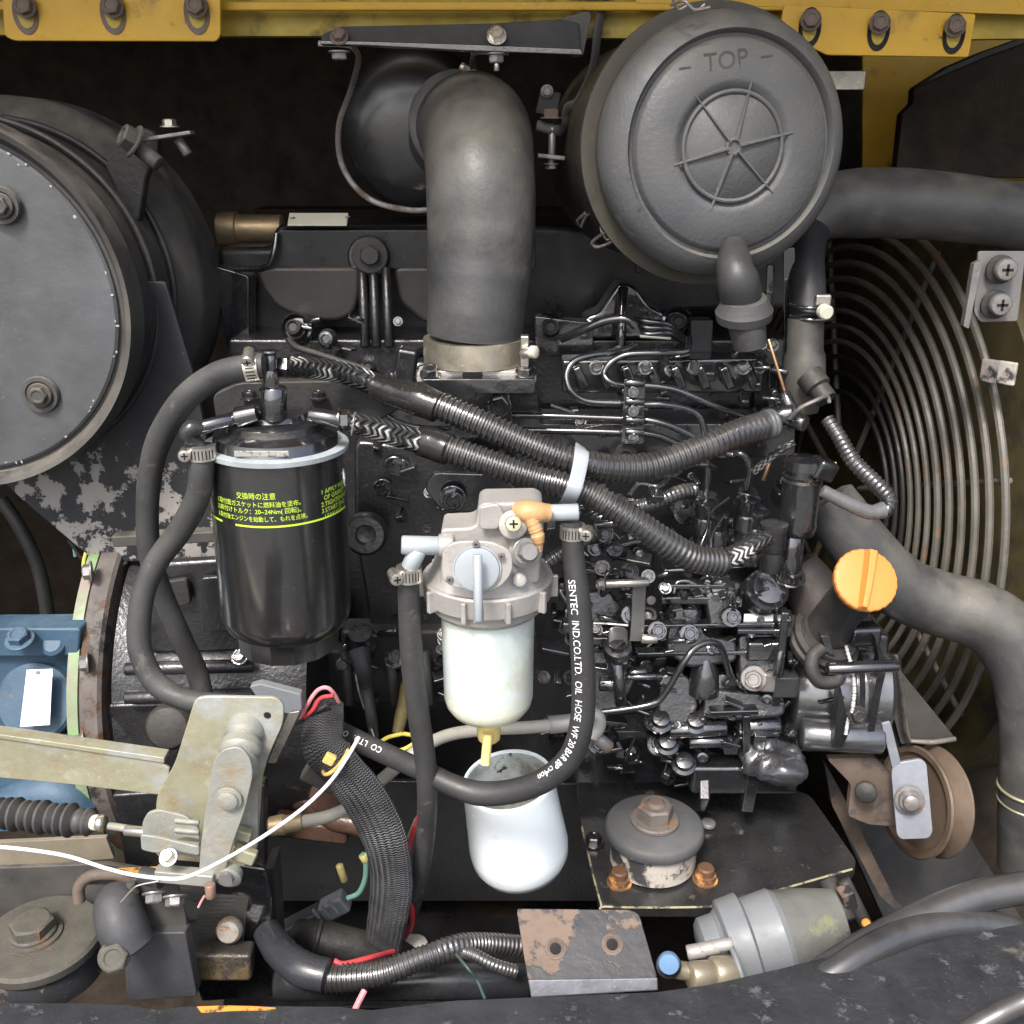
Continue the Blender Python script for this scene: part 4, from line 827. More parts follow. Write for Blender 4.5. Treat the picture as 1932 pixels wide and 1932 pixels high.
for a0, a1 in ((-.45, 1.45), (-1.45, -.72)):
    vs = []; fs = []; n = 24
    for i in range(n + 1):
        f = wrap(a0 + (a1 - a0) * i / n, hz(996)); vs += [f(0, 0), f(0, 3.6 * k)]
    for i in range(n): fs.append((2 * i, 2 * i + 2, 2 * i + 3, 2 * i + 1))
    mk('printed_line', vs, fs, inky, can)
# hoses that leave the filter head
t = thing('fuel_hose', 'grey rubber hose arching from the clamp beside the filter top down the left side', 'hose', (300, 950, .72))
tube('hose_body', [(500, 690, .69), (470, 692, .69), (410, 708, .695), (350, 752, .70), (305, 820, .71), (284, 890, .715), (278, 970, .72), (284, 1050, .725), (310, 1130, .735), (345, 1210, .74), (372, 1270, .74), (385, 1330, .73)], [24, 24, 25, 25, 24, 22, 21, 21, 20, 20, 20, 20], rubber, t, seg=28)
clamp((478, 694, .69), Vector((1, .0, .1)), 25, 26, steel, t, scr=(-.2, -.6, 1), dark=hole)
t = thing('fuel_hose', 'grey rubber hose curving from the second clamp left of the filter to the lever bracket', 'hose', (300, 1150, .70))
tube('hose_body', [(380, 840, .68), (380, 890, .68), (372, 940, .685), (340, 1000, .69), (296, 1060, .69), (270, 1120, .685), (262, 1190, .68), (268, 1240, .675), (296, 1290, .67), (345, 1318, .665), (420, 1330, .66), (480, 1334, .66)], [23, 23, 23, 23, 22, 22, 22, 22, 22, 21, 21, 20], rubber, t, seg=28)
clamp((381, 853, .68), Z, 24, 26, steel, t, scr=(-1, -.25, 0), dark=hole)
# ================================================================== WATER SEPARATOR
W = thing('water_separator', 'cast aluminium fuel water separator with a translucent white bowl and round tap', 'water separator', (920, 1150, .62))
wb = P(920, 1112, .62); k = sc(wb)
# bowl and ring
zt = wb.z; H_ = (zt - P(920, 1330, .62).z) / k
bw = lathe('bowl', wb - Z * H_ * k, Z, [(-26, 4), (-25, 30), (-20, 52), (-8, 72), (8, 83), (24, 87), (H_ - 30, 89), (H_, 90)], bowl, W, seg=72, s=k, sharp=60)
lathe('drain_boss', wb - Z * (H_ + 80) * k, Z, [(0, 18), (4, 22), (20, 24), (50, 25), (62, 30)], yelp, bw, seg=32, s=k)
lathe('drain_spout', P(917, 1424, .606), Vector((-.1, -.1, -1)), [(-44, 9), (6, 9), (14, 8), (18, 10), (19, 4)], yelp, bw, seg=18)
rg_ = lathe('lock_ring', wb - Z * 26 * k, Z, [(-14, 92), (-12, 96), (0, 108), (16, 112), (20, 120), (56, 123), (60, 120), (60, 108)], alu, W, seg=96, s=k, sharp=25)
for i in range(10):
    an = R(-90 + 18 + 36 * i); d = Vector((math.cos(an), math.sin(an), 0)); p = wb + d * 120 * k + Z * 8 * k
    o = box('ring_lug', p, (10, 44, 26), alu, rg_, rot=(0, 0, math.degrees(an) + 90), bevel=3)
# head casting
lathe('head_base', wb + Z * 30 * k, Z, [(0, 118), (4, 114), (14, 106), (36, 98), (60, 92), (64, 84)], alu, W, seg=72, s=k, sharp=40)
hd = plate('head_casting', [(832, 1002), (838, 998), (886, 996), (898, 990), (902, 956), (912, 950), (1010, 948), (1024, 956), (1026, 1010), (1020, 1050), (1018, 1100), (830, 1120)], (920, 1040, .595), 90, alu, W, r=9, bevel=6, bseg=3)
plate('head_step', [(905, 956), (940, 950), (952, 972), (940, 1000), (905, 1000)], (925, 975, .588), 10, alu, hd, r=8, bevel=4)
rod('inlet_tube', (836, 1030, .595), (757, 1028, .592), 18, aluc, hd); rod('inlet_hub', (858, 1028, .595), (828, 1030, .595), 23, alu, hd)
rod('outlet_tube', (1020, 968, .60), (1092, 966, .60), 16, aluc, hd)
tube('sealant_patch', [(972, 962, .592), (1000, 966, .588), (1036, 968, .592)], [18, 22, 18], M('amber_sealant', (.46, .27, .12), .5, bump=.5, patches=(((.4, .38, .35), 60, .58, .66, .5),)), hd, jit=.05)
tube('sealant_drip', [(1000, 975, .585), (1014, 1010, .583), (1018, 1040, .583)], [13, 13, 6], M('amber_sealant', (0, 0, 0)), hd, jit=.08)
fp = plate('valve_plate', [(834, 1040), (850, 1024), (880, 1020), (930, 1022), (966, 1040), (968, 1078), (950, 1104), (920, 1120), (860, 1110), (834, 1096)], (900, 1070, .572), 9, alu, hd, normal=Vector((0, -1, .12)), r=16, bevel=3)
dk = lathe('tap_dial', (900, 1073, .571), Vector((0, -1, .12)), [(0, 45), (1, 46), (3, 46), (3, 43), (1, 42.5), (8, 42), (9, 39), (9, 3)], M('tap_grey', (.34, .37, .39), .45, .1, mott=.07), fp, seg=56)
rod('tap_lever', (901, 1046, .560), (903, 1172, .55), 9, M('tap_grey', (0, 0, 0)), dk)
box('lever_foot', (903, 1160, .553), (20, 34, 10), M('tap_grey', (0, 0, 0)), dk, bevel=3)
for u, v in ((946, 1049), (848, 1093), (898, 1026)): screw((u, v, .570), -Y, 7, steeld, fp, dark=hole)
lathe('bleed_boss', (968, 990, .585), Vector((.1, -1, .3)), [(-10, 27), (2, 27), (6, 20)], alu, hd, seg=32)
screw((968, 988, .578), Vector((.1, -1, .3)), 16, M('brassy_screw', (.55, .52, .34), .35, .6), hd, h=10, dark=hole)
lathe('bleed_boss', (992, 1040, .59), Vector((.2, -1, .4)), [(-20, 32), (0, 32), (6, 26)], alu, hd, seg=32)
bolt((992, 1040, .580), Vector((.25, -1, .35)), 19, steeld, hd, h=26, washer=1.35, cup=False)
lathe('head_dimple', (980, 1094, .585), Vector((.1, -1, .5)), [(-4, 13), (3, 13), (5, 10)], alu, hd, seg=24)
# ---- white used oil filter below it
Cp = thing('white_filter', 'open white enamelled filter shell standing tilted under the separator bowl', 'filter shell', (980, 1560, .72))
ca = P(958, 1470, .70); cbm = P(986, 1590, .685); ax = (cbm - ca).normalized(); ax = Vector((.13, .10, -1)).normalized(); k = sc(ca)
lathe('shell', ca, ax, [(4, 80), (0, 81), (0, 86), (3, 87.5), (10, 87), (120, 94), (160, 97), (185, 95), (205, 86), (220, 66), (228, 40), (230, 4)], white, Cp, seg=80, s=k, sharp=60, caps=(0, 1))
lathe('inner_wall', ca + ax * .5 * k, ax, [(0, 81), (110, 84), (150, 80), (156, 40), (156, 3)], cupin, Cp, seg=64, s=k, sharp=60, caps=(0, 1))
# ================================================================== SEPARATOR HOSES
t = thing('separator_hose', 'straight grey hose dropping from the clamp left of the translucent bowl', 'hose', (790, 1300, .62))
rod('spout', (790, 1036, .592), (772, 1072, .592), 17, aluc, t)
tube('hose_body', [(770, 1070, .595), (772, 1150, .598), (778, 1250, .60), (790, 1350, .605), (803, 1440, .61), (806, 1520, .62), (800, 1600, .635), (786, 1670, .65), (770, 1730, .67)], [20, 21, 22, 21, 20, 19, 18, 18, 18], rubber, t, seg=28)
clamp((772, 1082, .594), Z, 22, 28, steel, t, scr=(-1, -.35, .1), dark=hole)
TH = thing('oil_hose', 'black rubber hose with white printed lettering looping under the separator', 'hose', (1090, 1250, .60))
hp = [(1078, 985, .600), (1082, 1050, .598), (1092, 1140, .592), (1098, 1220, .588), (1101, 1290, .586), (1098, 1360, .586), (1078, 1425, .588), (1030, 1470, .592), (970, 1492, .598), (905, 1497, .604), (850, 1480, .61), (800, 1455, .62), (740, 1428, .64), (680, 1400, .66), (640, 1380, .68)]
tube('hose_body', hp, [20, 21, 23, 23, 23, 23, 23, 23, 23, 23, 21, 20, 20, 20, 20], hoseb, TH, seg=32)
clamp((1080, 1002, .60), Z, 22, 26, steel, TH, scr=(1, -.2, 0), dark=hole)
# print along the hose
Pw = [W3(q) for q in hp]; rr_ = [20, 21, 23, 23, 23, 23, 23, 23, 23, 23, 21, 20, 20, 20, 20]; rm_ = [a * sc(b) for a, b in zip(rr_, Pw)]
sp = spline(Pw, .002); SL = [0]
for i in range(1, len(sp)): SL.append(SL[-1] + (sp[i][0] - sp[i - 1][0]).length)
def along(s, ang, dy):
    j = 0
    import bisect
    j = min(max(bisect.bisect_left(SL, s) - 1, 0), len(sp) - 2)
    f = (s - SL[j]) / max(1e-9, SL[j + 1] - SL[j]); p = sp[j][0].lerp(sp[j + 1][0], f)
    a = sp[max(0, j - 2)][0]; b = sp[min(len(sp) - 1, j + 3)][0]; T = (b - a).normalized()
    tt = sp[j][1]; i = min(int(tt), len(rm_) - 2); g = tt - i; g = g * g * (3 - 2 * g); rad = rm_[i] * (1 - g) + rm_[i + 1] * g
    c = (CP - p); c = (c - T * c.dot(T)).normalized(); e_ = c.cross(T)     # c faces outwards from the engine
    an = ang + dy / rad; return p + (c * math.cos(an) + e_ * math.sin(an)) * (rad + .00035)
def path_s(v_):   # arc length where the hose crosses image row v_
    for (p, t_), s in zip(sp, SL):
        d = p - CP; vv = 966 - d.dot(UPV) / d.dot(FWD) * F
        if vv > v_: return s
kh = sc(Pw[3])
s0, s1 = path_s(1084), path_s(1258)
def hose_text(txt, s_a, size, ang0, fit=None):
    d_ang = ang0
    def fn(x, y): return along(s_a + x, d_ang, y - size * .33)
    return letters('lettering', txt, size, ink, fn, TH, fit=fit)
hose_text('SENTEC  IND.CO.LTD.  OIL  HOSE  WF 20 BAR BP cv4on', s0, .0068, -.42, path_s(1468) - s0)
hose_text('CO  LTD.   O', SL[-1] - .056, .0062, -.1, .040)
# grey return hose
t = thing('return_hose', 'thin grey vinyl return hose curving behind the separator bowl to the harness', 'hose', (900, 1380, .72))
tube('hose_body', [(1060, 1366, .74), (1000, 1372, .735), (920, 1376, .73), (850, 1386, .72), (800, 1408, .70), (760, 1438, .69), (710, 1480, .69), (670, 1515, .69), (620, 1540, .69), (560, 1552, .68)], 12, greyh, t, seg=20)
rod('end_sleeve', (1035, 1368, .74), (1090, 1362, .74), 17, M('pale_grey_fitting', (.33, .33, .31), .4, .3), t); torus('sleeve_clip', P(1028, 1368, .74), X, 15 * kh, 4 * kh, steeld, t, seg=24)
rod('end_sleeve', (1090, 1362, .74), (1130, 1352, .745), 14, M('pale_grey_fitting', (0, 0, 0)), t); tube('banjo', [(1112, 1344, .74), (1128, 1352, .74), (1130, 1370, .74), (1118, 1390, .74)], 13, M('pale_grey_fitting', (0, 0, 0)), t)
lathe('brass_end', (560, 1552, .68), Vector((-1, -.1, -.1)), [(-10, 16), (20, 17), (24, 20), (50, 18), (54, 12)], M('brown_brass', (.32, .24, .14), .5, .5), t, seg=24)
rod('check_valve', (1115, 1382, .745), (1150, 1412, .745), 13, steeld, t)
tag(tube('dipstick_ring', [(760, 1384, .80), (730, 1392, .8), (718, 1404, .8), (730, 1416, .8), (760, 1414, .8), (782, 1400, .8), (778, 1388, .8), (760, 1384, .80)], 4, yelw, None, seg=8), 'thin yellow dipstick ring between the straight hose and grey hose', 'dipstick')
tag(tube('dipstick_tube', [(775, 1290, .83), (760, 1340, .82), (750, 1384, .81)], [18, 13, 11], M('olive_tube', (.16, .13, .05), .5), None), 'olive dipstick tube behind the straight grey hose', 'tube')
# ================================================================== CORRUGATED CONDUITS
c1 = [(820, 762, .755), (906, 798, .745), (978, 830, .74), (1050, 859, .735), (1100, 874, .735), (1158, 883, .74), (1230, 880, .745), (1326, 845, .755), (1398, 815, .765), (1450, 801, .775)]
t = thing('corrugated_conduit', 'upper black corrugated conduit with braided end rising to the right', 'conduit', (1000, 840, .74))
tube('conduit_body', c1, 27, conduit, t, seg=28, corr=(11.2, .13))
tube('end_collar', [(1440, 803, .773), (1462, 798, .777)], 29, M('grey_conduit_end', (.09, .09, .095), .35), t, corr=(8, .06))
tube('heat_shrink', [(704, 728, .775), (745, 742, .768), (790, 754, .76), (830, 770, .754)], [24, 27, 31, 30], M('heat_shrink_film', (.018, .017, .016), .18, bump=.9, bs=60), t, seg=28, jit=.02)
tube('braided_hose', [(530, 692, .715), (580, 694, .74), (640, 702, .765), (700, 722, .775), (716, 730, .775)], [19, 21, 21, 21, 21], braidm, t, seg=28)
lathe('hose_nut', (528, 692, .71), X, [(-16, 12), (0, 20), (16, 20), (20, 15)], gloss, t, seg=6)
tube('loose_cable', [(690, 745, .79), (740, 790, .79), (790, 806, .79), (850, 808, .78)], 5, glossc, t, seg=10)
c2 = [(835, 843, .735), (924, 874, .73), (1014, 903, .725), (1068, 917, .72), (1122, 938, .715), (1194, 982, .71), (1266, 1030, .71), (1310, 1054, .715), (1365, 1062, .725)]
t = thing('corrugated_conduit', 'lower black corrugated conduit running diagonally down to the injection pump', 'conduit', (1100, 930, .72))
tube('conduit_body', c2, 27, conduit, t, seg=28, corr=(11.2, .13))
tube('heat_shrink', [(784, 832, .742), (812, 836, .74), (850, 850, .733)], [26, 31, 30], M('heat_shrink_film', (0, 0, 0)), t, seg=28, jit=.02)
tube('braided_hose', [(640, 794, .70), (690, 803, .715), (740, 818, .73), (795, 834, .74)], [18, 21, 23, 23], braidm, t, seg=28)
torus('hose_clip', P(668, 800, .708), Vector((1, 0, -.15)), 21 * sc(P(668, 800, .708)), 3 * sc(P(668, 800, .708)), steel, t, seg=32)
tube('braided_hose', [(1350, 1062, .724), (1385, 1048, .735), (1420, 1028, .745), (1450, 1014, .755)], [20, 20, 18, 15], braidm, t, seg=24)
# tie round both
k = sc(P(1093, 895, .71)); vs = []
t = tag(tube('cable_tie', [(1096, 842, .755), (1098, 850, .715), (1094, 880, .700), (1084, 920, .685), (1072, 946, .695), (1064, 956, .73)], 14, tie, None, flat=.14, face=Vector((0, -1, .3)), seg=12), 'flat grey cable tie binding the two corrugated conduits', 'cable tie')
for i, (lb, pts) in enumerate((('short corrugated sleeve emerging beside the right hose clamp', [(1130, 1000, .80), (1100, 1020, .80), (1050, 1050, .80), (1000, 1090, .80)]), ('short corrugated sleeve between the conduit and the delivery valves', [(1190, 960, .82), (1230, 950, .82), (1280, 930, .83), (1310, 925, .84)]))):
    tag(tube('wiring_sleeve', pts, 15, conduit, None, corr=(9, .13)), lb, 'conduit')
# ================================================================== WIRING HARNESS
t = thing('wiring_harness', 'thick black mesh-sleeved wiring harness hanging in front of the engine', 'wiring harness', (690, 1550, .62))
tube('mesh_sleeve', [(622, 1320, .66), (610, 1370, .645), (610, 1410, .635), (640, 1445, .63), (690, 1510, .625), (724, 1580, .62), (738, 1650, .625), (734, 1710, .63), (722, 1785, .64)], [30, 42, 44, 44, 46, 46, 44, 42, 38], sleeve, t, seg=40, flat=.38, face=Vector((-.3, -1, .4)), jit=.02)
tube('wire', [(566, 1362, .66), (580, 1330, .65), (600, 1302, .65), (622, 1300, .65), (640, 1330, .655), (636, 1360, .65)], 4, M('pink_wire', (0, 0, 0)), t, seg=8)
tube('wire', [(572, 1356, .655), (590, 1340, .645), (604, 1318, .645), (630, 1312, .645)], 4, redw, t, seg=8)
tube('wire', [(560, 1365, .66), (590, 1345, .648), (618, 1330, .645)], 4, hoseb, t, seg=8)
tube('wire', [(790, 1540, .66), (776, 1580, .66), (768, 1620, .655), (772, 1680, .65), (778, 1740, .65), (762, 1770, .655)], 5, redw, t, seg=8)
tube('wire', [(786, 1545, .665), (770, 1585, .662), (762, 1620, .66)], 4, M('green_wire', (0, 0, 0)), t, seg=8)
tube('wire', [(742, 1795, .60), (700, 1806, .58), (650, 1818, .57), (630, 1812, .57)], 5, redw, t, seg=8)
tube('wire', [(688, 1868, .55), (672, 1900, .54), (662, 1925, .53)], 6, pinkw, t, seg=8)
tb = torus('harness_tie', P(634, 1432, .63), Vector((.6, 0, -.7)), 40 * sc(P(634, 1432, .63)), 4 * sc(P(634, 1432, .63)), tiey, t, seg=36, el=.8)
box('tie_head', (622, 1432, .60), (22, 22, 14), tiey, t, rot=(0, 30, 0), bevel=4)
box('harness_clip', (610, 1458, .66), (70, 60, 26), dusty, t, rot=(0, 30, 0), bevel=6)
# small connectors behind
t = thing('connector', 'black and grey electrical connector lying in the dark left of the harness', 'connector', (600, 1730, .70))
box('plug_body', (575, 1745, .70), (110, 44, 40), M('satin_plug', (.04, .04, .045), .4), t, rot=(0, 32 - 64, 0), bevel=6)
box('plug_body', (632, 1708, .695), (54, 38, 34), greyp, t, rot=(0, -32, 0), bevel=6)
for i in range(3): box('plug_rib', (600 + i * 14, 1728 - i * 9, .675), (4, 34, 8), greyp, t, rot=(0, -32, 0), bevel=1)
tube('lead', [(655, 1695, .69), (676, 1685, .69), (688, 1660, .69), (690, 1630, .69), (684, 1610, .69)], 5, greenw, t, seg=10)
tag(rod('wire_sleeve', (640, 1632, .72), (650, 1662, .72), 7, yelp, None), 'short yellow crimp sleeve in the dark left of the harness', 'crimp sleeve')
tag(rod('wire_sleeve', (684, 1612, .69), (690, 1624, .69), 8, yelp, None), 'small yellow crimp sleeve on the pale green lead', 'crimp sleeve')
# ================================================================== RADIATOR HOSES
t = thing('upper_radiator_hose', 'large grey rubber hose bending from the thermostat off to the right edge', 'hose', (1700, 400, .95))
tube('lower_leg', [(1526, 610, .86), (1524, 560, .872), (1520, 500, .89), (1520, 440, .92)], [34, 34, 35, 40], M('shaded_hose', (.018, .018, .021), .5, bump=.2), t, seg=32)  # same hose as hose_body; its shade is painted in as darker rubber
tube('hose_body', [(1520, 440, .93), (1532, 410, .94), (1566, 390, .955), (1620, 384, .96), (1700, 384, .965), (1800, 392, .97), (1900, 404, .975), (2020, 416, .975)], [44, 52, 60, 64, 64, 62, 60, 60], rubberd, t, seg=40)
cb = box('clamp_lug', (1552, 566, .83), (30, 22, 16), steel, t, bevel=4); lathe('clamp_bolt', (1556, 588, .82), Vector((.2, -1, -.1)), [(-6, 14), (8, 14), (11, 11)], tagc, cb, seg=24)
t = thing('lower_radiator_hose', 'thick grey rubber hose sweeping right and down past the orange cap', 'hose', (1750, 1130, .85))
tube('hose_body', [(1556, 940, .86), (1590, 985, .85), (1640, 1050, .84), (1700, 1108, .84), (1770, 1138, .84), (1850, 1162, .83), (1905, 1205, .82), (1940, 1280, .81), (1950, 1380, .80), (1944, 1500, .79), (1940, 1640, .79)], [54, 56, 58, 60, 62, 64, 66, 64, 60, 56, 54], rubberd, t, seg=44, step=8)
for v in (1488, 1512): torus('hose_band', P(1944, v, .79), Vector((0, .05, 1)), 56 * sc(P(1944, v, .79)), 3 * sc(P(1944, v, .79)), M('zinc_band', (.42, .4, .25), .4, .5), t)
# ================================================================== FAN + GUARD
fn_ = Vector((-math.cos(.15), -math.sin(.15), 0)); fc = Vector((.417, 1.22, 1.036)); fk = .341 / 434
t = thing('fan_guard', 'round wire fan guard of many concentric rings behind the radiator hoses', 'fan guard', fc)
gm = M('guard_wire', (.12, .112, .095), .45, bump=.3, mott=.3, patches=((( .2, .12, .07), 40, .55, .65, .7), ((.42, .38, .30), 60, .68, .72, .5)))
gmd = M('guard_wire_shaded', (.028, .026, .024), .5, mott=.3)  # inner rings: shade deep in the shroud put into a darker wire colour
rings_ = [160, 190, 216, 240, 264, 288, 312, 336, 360, 384, 408, 434]
for i, b in enumerate(rings_): torus('guard_ring', fc + fn_ * (.01 * math.sin(i * .3)), fn_, b * fk, (5.2 if b > 300 else 4.2) * fk, gm if b > 230 else gmd, t, seg=110, rs=8, up=Z)
a_, b_ = frame(fn_, Z)
for i in range(8):
    an = R(20 + 45 * i); d = a_ * math.cos(an) + b_ * math.sin(an)
    tube('guard_spoke', [fc + d * 60 * fk - fn_ * .006, fc + d * 250 * fk - fn_ * .006, fc + d * 436 * fk - fn_ * .006], 5.5, gm, t, seg=8)
for d_, r_ in ((8, 420), (30, 452)): pass
for (u, v) in ((1868, 700), (1900, 704)):
    box('guard_tab', PN(u, v, fc + fn_ * .01, fn_), (34, 44, 10), peelw, t, rot=(0, 0, -50), bevel=3)
t = thing('fan_shroud', 'olive brown fan shroud ring around the dark radiator behind the guard', 'shroud', fc - fn_ * .1)
lathe('shroud_ring', fc - fn_ * .03, -fn_, [(0, 440), (0, 462), (10, 466), (240, 440), (242, 410), (10, 430)], brown, t, seg=90, px=True, s=fk, up=Z)
box('radiator_core', fc - fn_ * .24, (.012, .9, .86), darkp, t, rot=(0, 0, math.degrees(.15)), px=False, bevel=.002)
t = thing('cooling_fan', 'dark engine cooling fan with broad blades behind the wire guard', 'fan', fc - fn_ * .08)
lathe('fan_hub', fc - fn_ * .08, fn_, [(-40, 60), (20, 90), (40, 84), (60, 50), (64, 10)], castd, t, seg=40, s=fk, up=Z)
for i in range(7):
    an = R(12 + 360 / 7 * i); vs = []; fs = []
    for j in range(8):
        rr = (80 + 330 * j / 7) * fk
        for s_ in range(5):
            q = (s_ / 4 - .5) * (.75 - .02 * j); d = a_ * math.cos(an + q) + b_ * math.sin(an + q)
            vs.append(fc - fn_ * (.08 + .035 * (s_ / 4 - .5) * 2) + d * rr)
    vs += [v - fn_ * .004 for v in vs]
    n = 40
    for j in range(7):
        for s_ in range(4):
            q = j * 5 + s_; fs += [(q, q + 1, q + 6, q + 5), (n + q + 5, n + q + 6, n + q + 1, n + q)]
    for j in range(7): fs += [(j * 5, j * 5 + 5, n + j * 5 + 5, n + j * 5), (j * 5 + 4, n + j * 5 + 4, n + j * 5 + 9, j * 5 + 9)]
    for s_ in range(4): fs += [(s_, n + s_, n + s_ + 1, s_ + 1), (35 + s_, 36 + s_, n + 36 + s_, n + 35 + s_)]
    mk('fan_blade', vs, fs, brown, t)
# L bracket with two cross head screws at the right edge
t = thing('latch_bracket', 'grey steel bracket with two cross-head screws at the right edge', 'bracket', (1885, 545, .86))
plate('bracket_plate', [(1846, 474), (1936, 474), (1920, 606), (1850, 608), (1838, 590)], (1885, 540, .86), 6, M('grey_bracket', (.19, .18, .175), .5, .2, bump=.3, mott=.15), t, r=6)
plate('bracket_lip', [(1838, 498), (1854, 490), (1828, 620), (1818, 616)], (1838, 560, .85), 16, steeld, t, r=2)
for u, v in ((1894, 508), (1884, 574)):
    lathe('rubber_grommet', (u - 8, v, .855), -Y, [(0, 27), (6, 27), (8, 20)], castd, t, seg=28); screw((u + 2, v, .848), -Y, 21, steeld, t, h=12, dark=hole)
# ================================================================== OIL FILLER
t = thing('oil_filler', 'bright orange oil filler cap with a raised grip on a black neck', 'oil filler', (1600, 1150, .78))
na = Vector((.06, -.78, .60)).normalized(); oc = P(1634, 1094, .745); k = sc(oc)
cap = lathe('filler_cap', oc - na * 14 * k, na, [(-8, 50), (-4, 58), (12, 61), (16, 59), (18, 54), (18, 4)], orange, t, seg=64, s=k, sharp=35, wob=.012, lobes=24)
gd = Vector((.25, 0, 1)); gd = (gd - na * gd.dot(na)).normalized(); ge = na.cross(gd)
c = oc + na * 3 * k; vs = []
prof = [(-62, 3, 2), (-58, 9, 16), (-20, 11, 20), (20, 12, 20), (56, 14, 16), (60, 6, 2)]
vs = []; fs = []
for (s_, w_, h_) in prof:
    for q, h2 in ((-w_, 0), (-w_ * .5, h_), (w_ * .5, h_), (w_, 0)): vs.append(c + gd * s_ * k + ge * q * k + na * h2 * k)
for j in range(5):
    for i in range(3): fs.append((j * 4 + i, j * 4 + i + 1, j * 4 + i + 5, j * 4 + i + 4))
    fs.append((j * 4 + 3, j * 4, j * 4 + 4, j * 4 + 7))
fs += [(0, 1, 2, 3), (20, 23, 22, 21)]
mk('cap_grip', vs, fs, orange, cap, bevel=2 * k, sharp=30)
tube('filler_neck', [(1638, 1098, .755), (1606, 1130, .775), (1580, 1160, .79), (1560, 1190, .80)], [44, 42, 40, 44], castd, t, seg=40)
bd = Vector((.35, -.55, .85))
lathe('neck_flange', (1556, 1206, .80), bd, [(-24, 66), (-14, 70), (-8, 70), (-4, 64), (0, 64), (3, 68), (8, 68), (12, 58), (20, 54)], castd, t, seg=48)
tube('breather_body', [(1500, 1060, .84), (1530, 1110, .83), (1550, 1160, .82), (1545, 1200, .82)], [40, 50, 52, 44], M('rust_tinged_casting', (.035, .028, .026), .6, bump=.4, mott=.5), t)
# ================================================================== ALTERNATOR BRACKET + IDLER
t = thing('corner_bracket', 'triangular black steel bracket with bright worn edges beside the gear case', 'bracket', (1730, 1330, .86))
plate('bracket_plate', [(1690, 1255), (1800, 1390), (1790, 1400), (1700, 1404), (1680, 1330)], (1740, 1340, .86), 8, dusty, t, r=3)
tube('worn_edge', [(1690, 1236, .84), (1700, 1300, .845), (1708, 1372, .85), (1716, 1398, .85)], [5, 7, 7, 5], steel, t, flat=.6)
tube('worn_edge', [(1716, 1398, .85), (1760, 1400, .85), (1802, 1394, .855)], [4, 5, 5], steeld, t)
plate('bracket_web', [(1660, 1230), (1700, 1240), (1716, 1420), (1760, 1440), (1700, 1460), (1640, 1340)], (1690, 1340, .87), 12, castd, t, r=6)
I = thing('idler_pulley', 'rusty grooved idler pulley behind a pale steel tensioner plate', 'pulley', (1750, 1505, .80))
ia = Vector((-.96, -.26, .16)).normalized(); ic = P(1722, 1512, .83); k = sc(ic)
pw = M('rust_film_steel', (.15, .11, .08), .5, .35, bump=.2, mott=.2, patches=((( .12, .08, .05), 20, .5, .7, .7),))
lathe('pulley_wheel', ic - ia * 26 * k, ia, [(-26, 60), (-26, 102), (-22, 105), (-19, 104), (-3, 80), (4, 80), (19, 104), (23, 105), (26, 102), (26, 92), (18, 86), (16, 40)], pw, I, seg=80, s=k, sharp=30)
tp = plate('tensioner_plate', [(1684, 1448), (1690, 1440), (1736, 1432), (1748, 1440), (1760, 1570), (1752, 1582), (1700, 1584), (1692, 1574), (1682, 1462)], (1720, 1508, .775), 9, M('pale_plated_steel', (.29, .305, .34), .45, .3, bump=.25, mott=.18, patches=(((.2, .17, .14), 30, .6, .75, .7),)), I, r=8, normal=Vector((-.2, -1, .25)))
plate('tensioner_tail', [(1664, 1366), (1680, 1362), (1700, 1440), (1684, 1450)], (1680, 1410, .785), 6, M('pale_plated_steel', (0, 0, 0)), I, r=3)
lathe('washer', (1716, 1508, .772), Vector((-.2, -1, .25)), [(0, 27), (5, 27), (6, 20)], steeld, tp, seg=32); lathe('pivot_bolt', (1716, 1508, .770), Vector((-.2, -1, .25)), [(0, 20), (10, 20), (10, 14), (22, 14), (24, 11)], steeld, tp, seg=28)
plate('pulley_bracket', [(1560, 1432), (1650, 1430), (1690, 1470), (1692, 1560), (1640, 1556), (1600, 1540), (1606, 1480)], (1640, 1490, .80), 16, rusty, I, r=8, bevel=3)
cyl('bracket_bush', (1634, 1492, .79), Vector((-.4, -1, .3)), 20, 14, castd, I)
plate('bracket_arm', [(1556, 1438), (1590, 1500), (1640, 1600), (1690, 1700), (1716, 1720), (1700, 1726), (1660, 1690), (1570, 1520)], (1620, 1560, .86), 14, rusty, I, r=4)
# dark angled chassis plates at right
t = thing('chassis_plate', 'dark sloping chassis plates behind the idler pulley at lower right', 'chassis plate', (1780, 1640, .95))
plate('sloping_plate', [(1580, 1540), (1760, 1560), (1960, 1500), (1980, 1760), (1680, 1760)], (1780, 1640, .96), 10, castd, t, normal=Vector((.1, -.8, .6)))
plate('sloping_plate', [(1780, 1420), (1960, 1380), (1960, 1800), (1860, 1740)], (1860, 1560, .98), 10, darkp, t, normal=Vector((-.5, -.8, .2)))
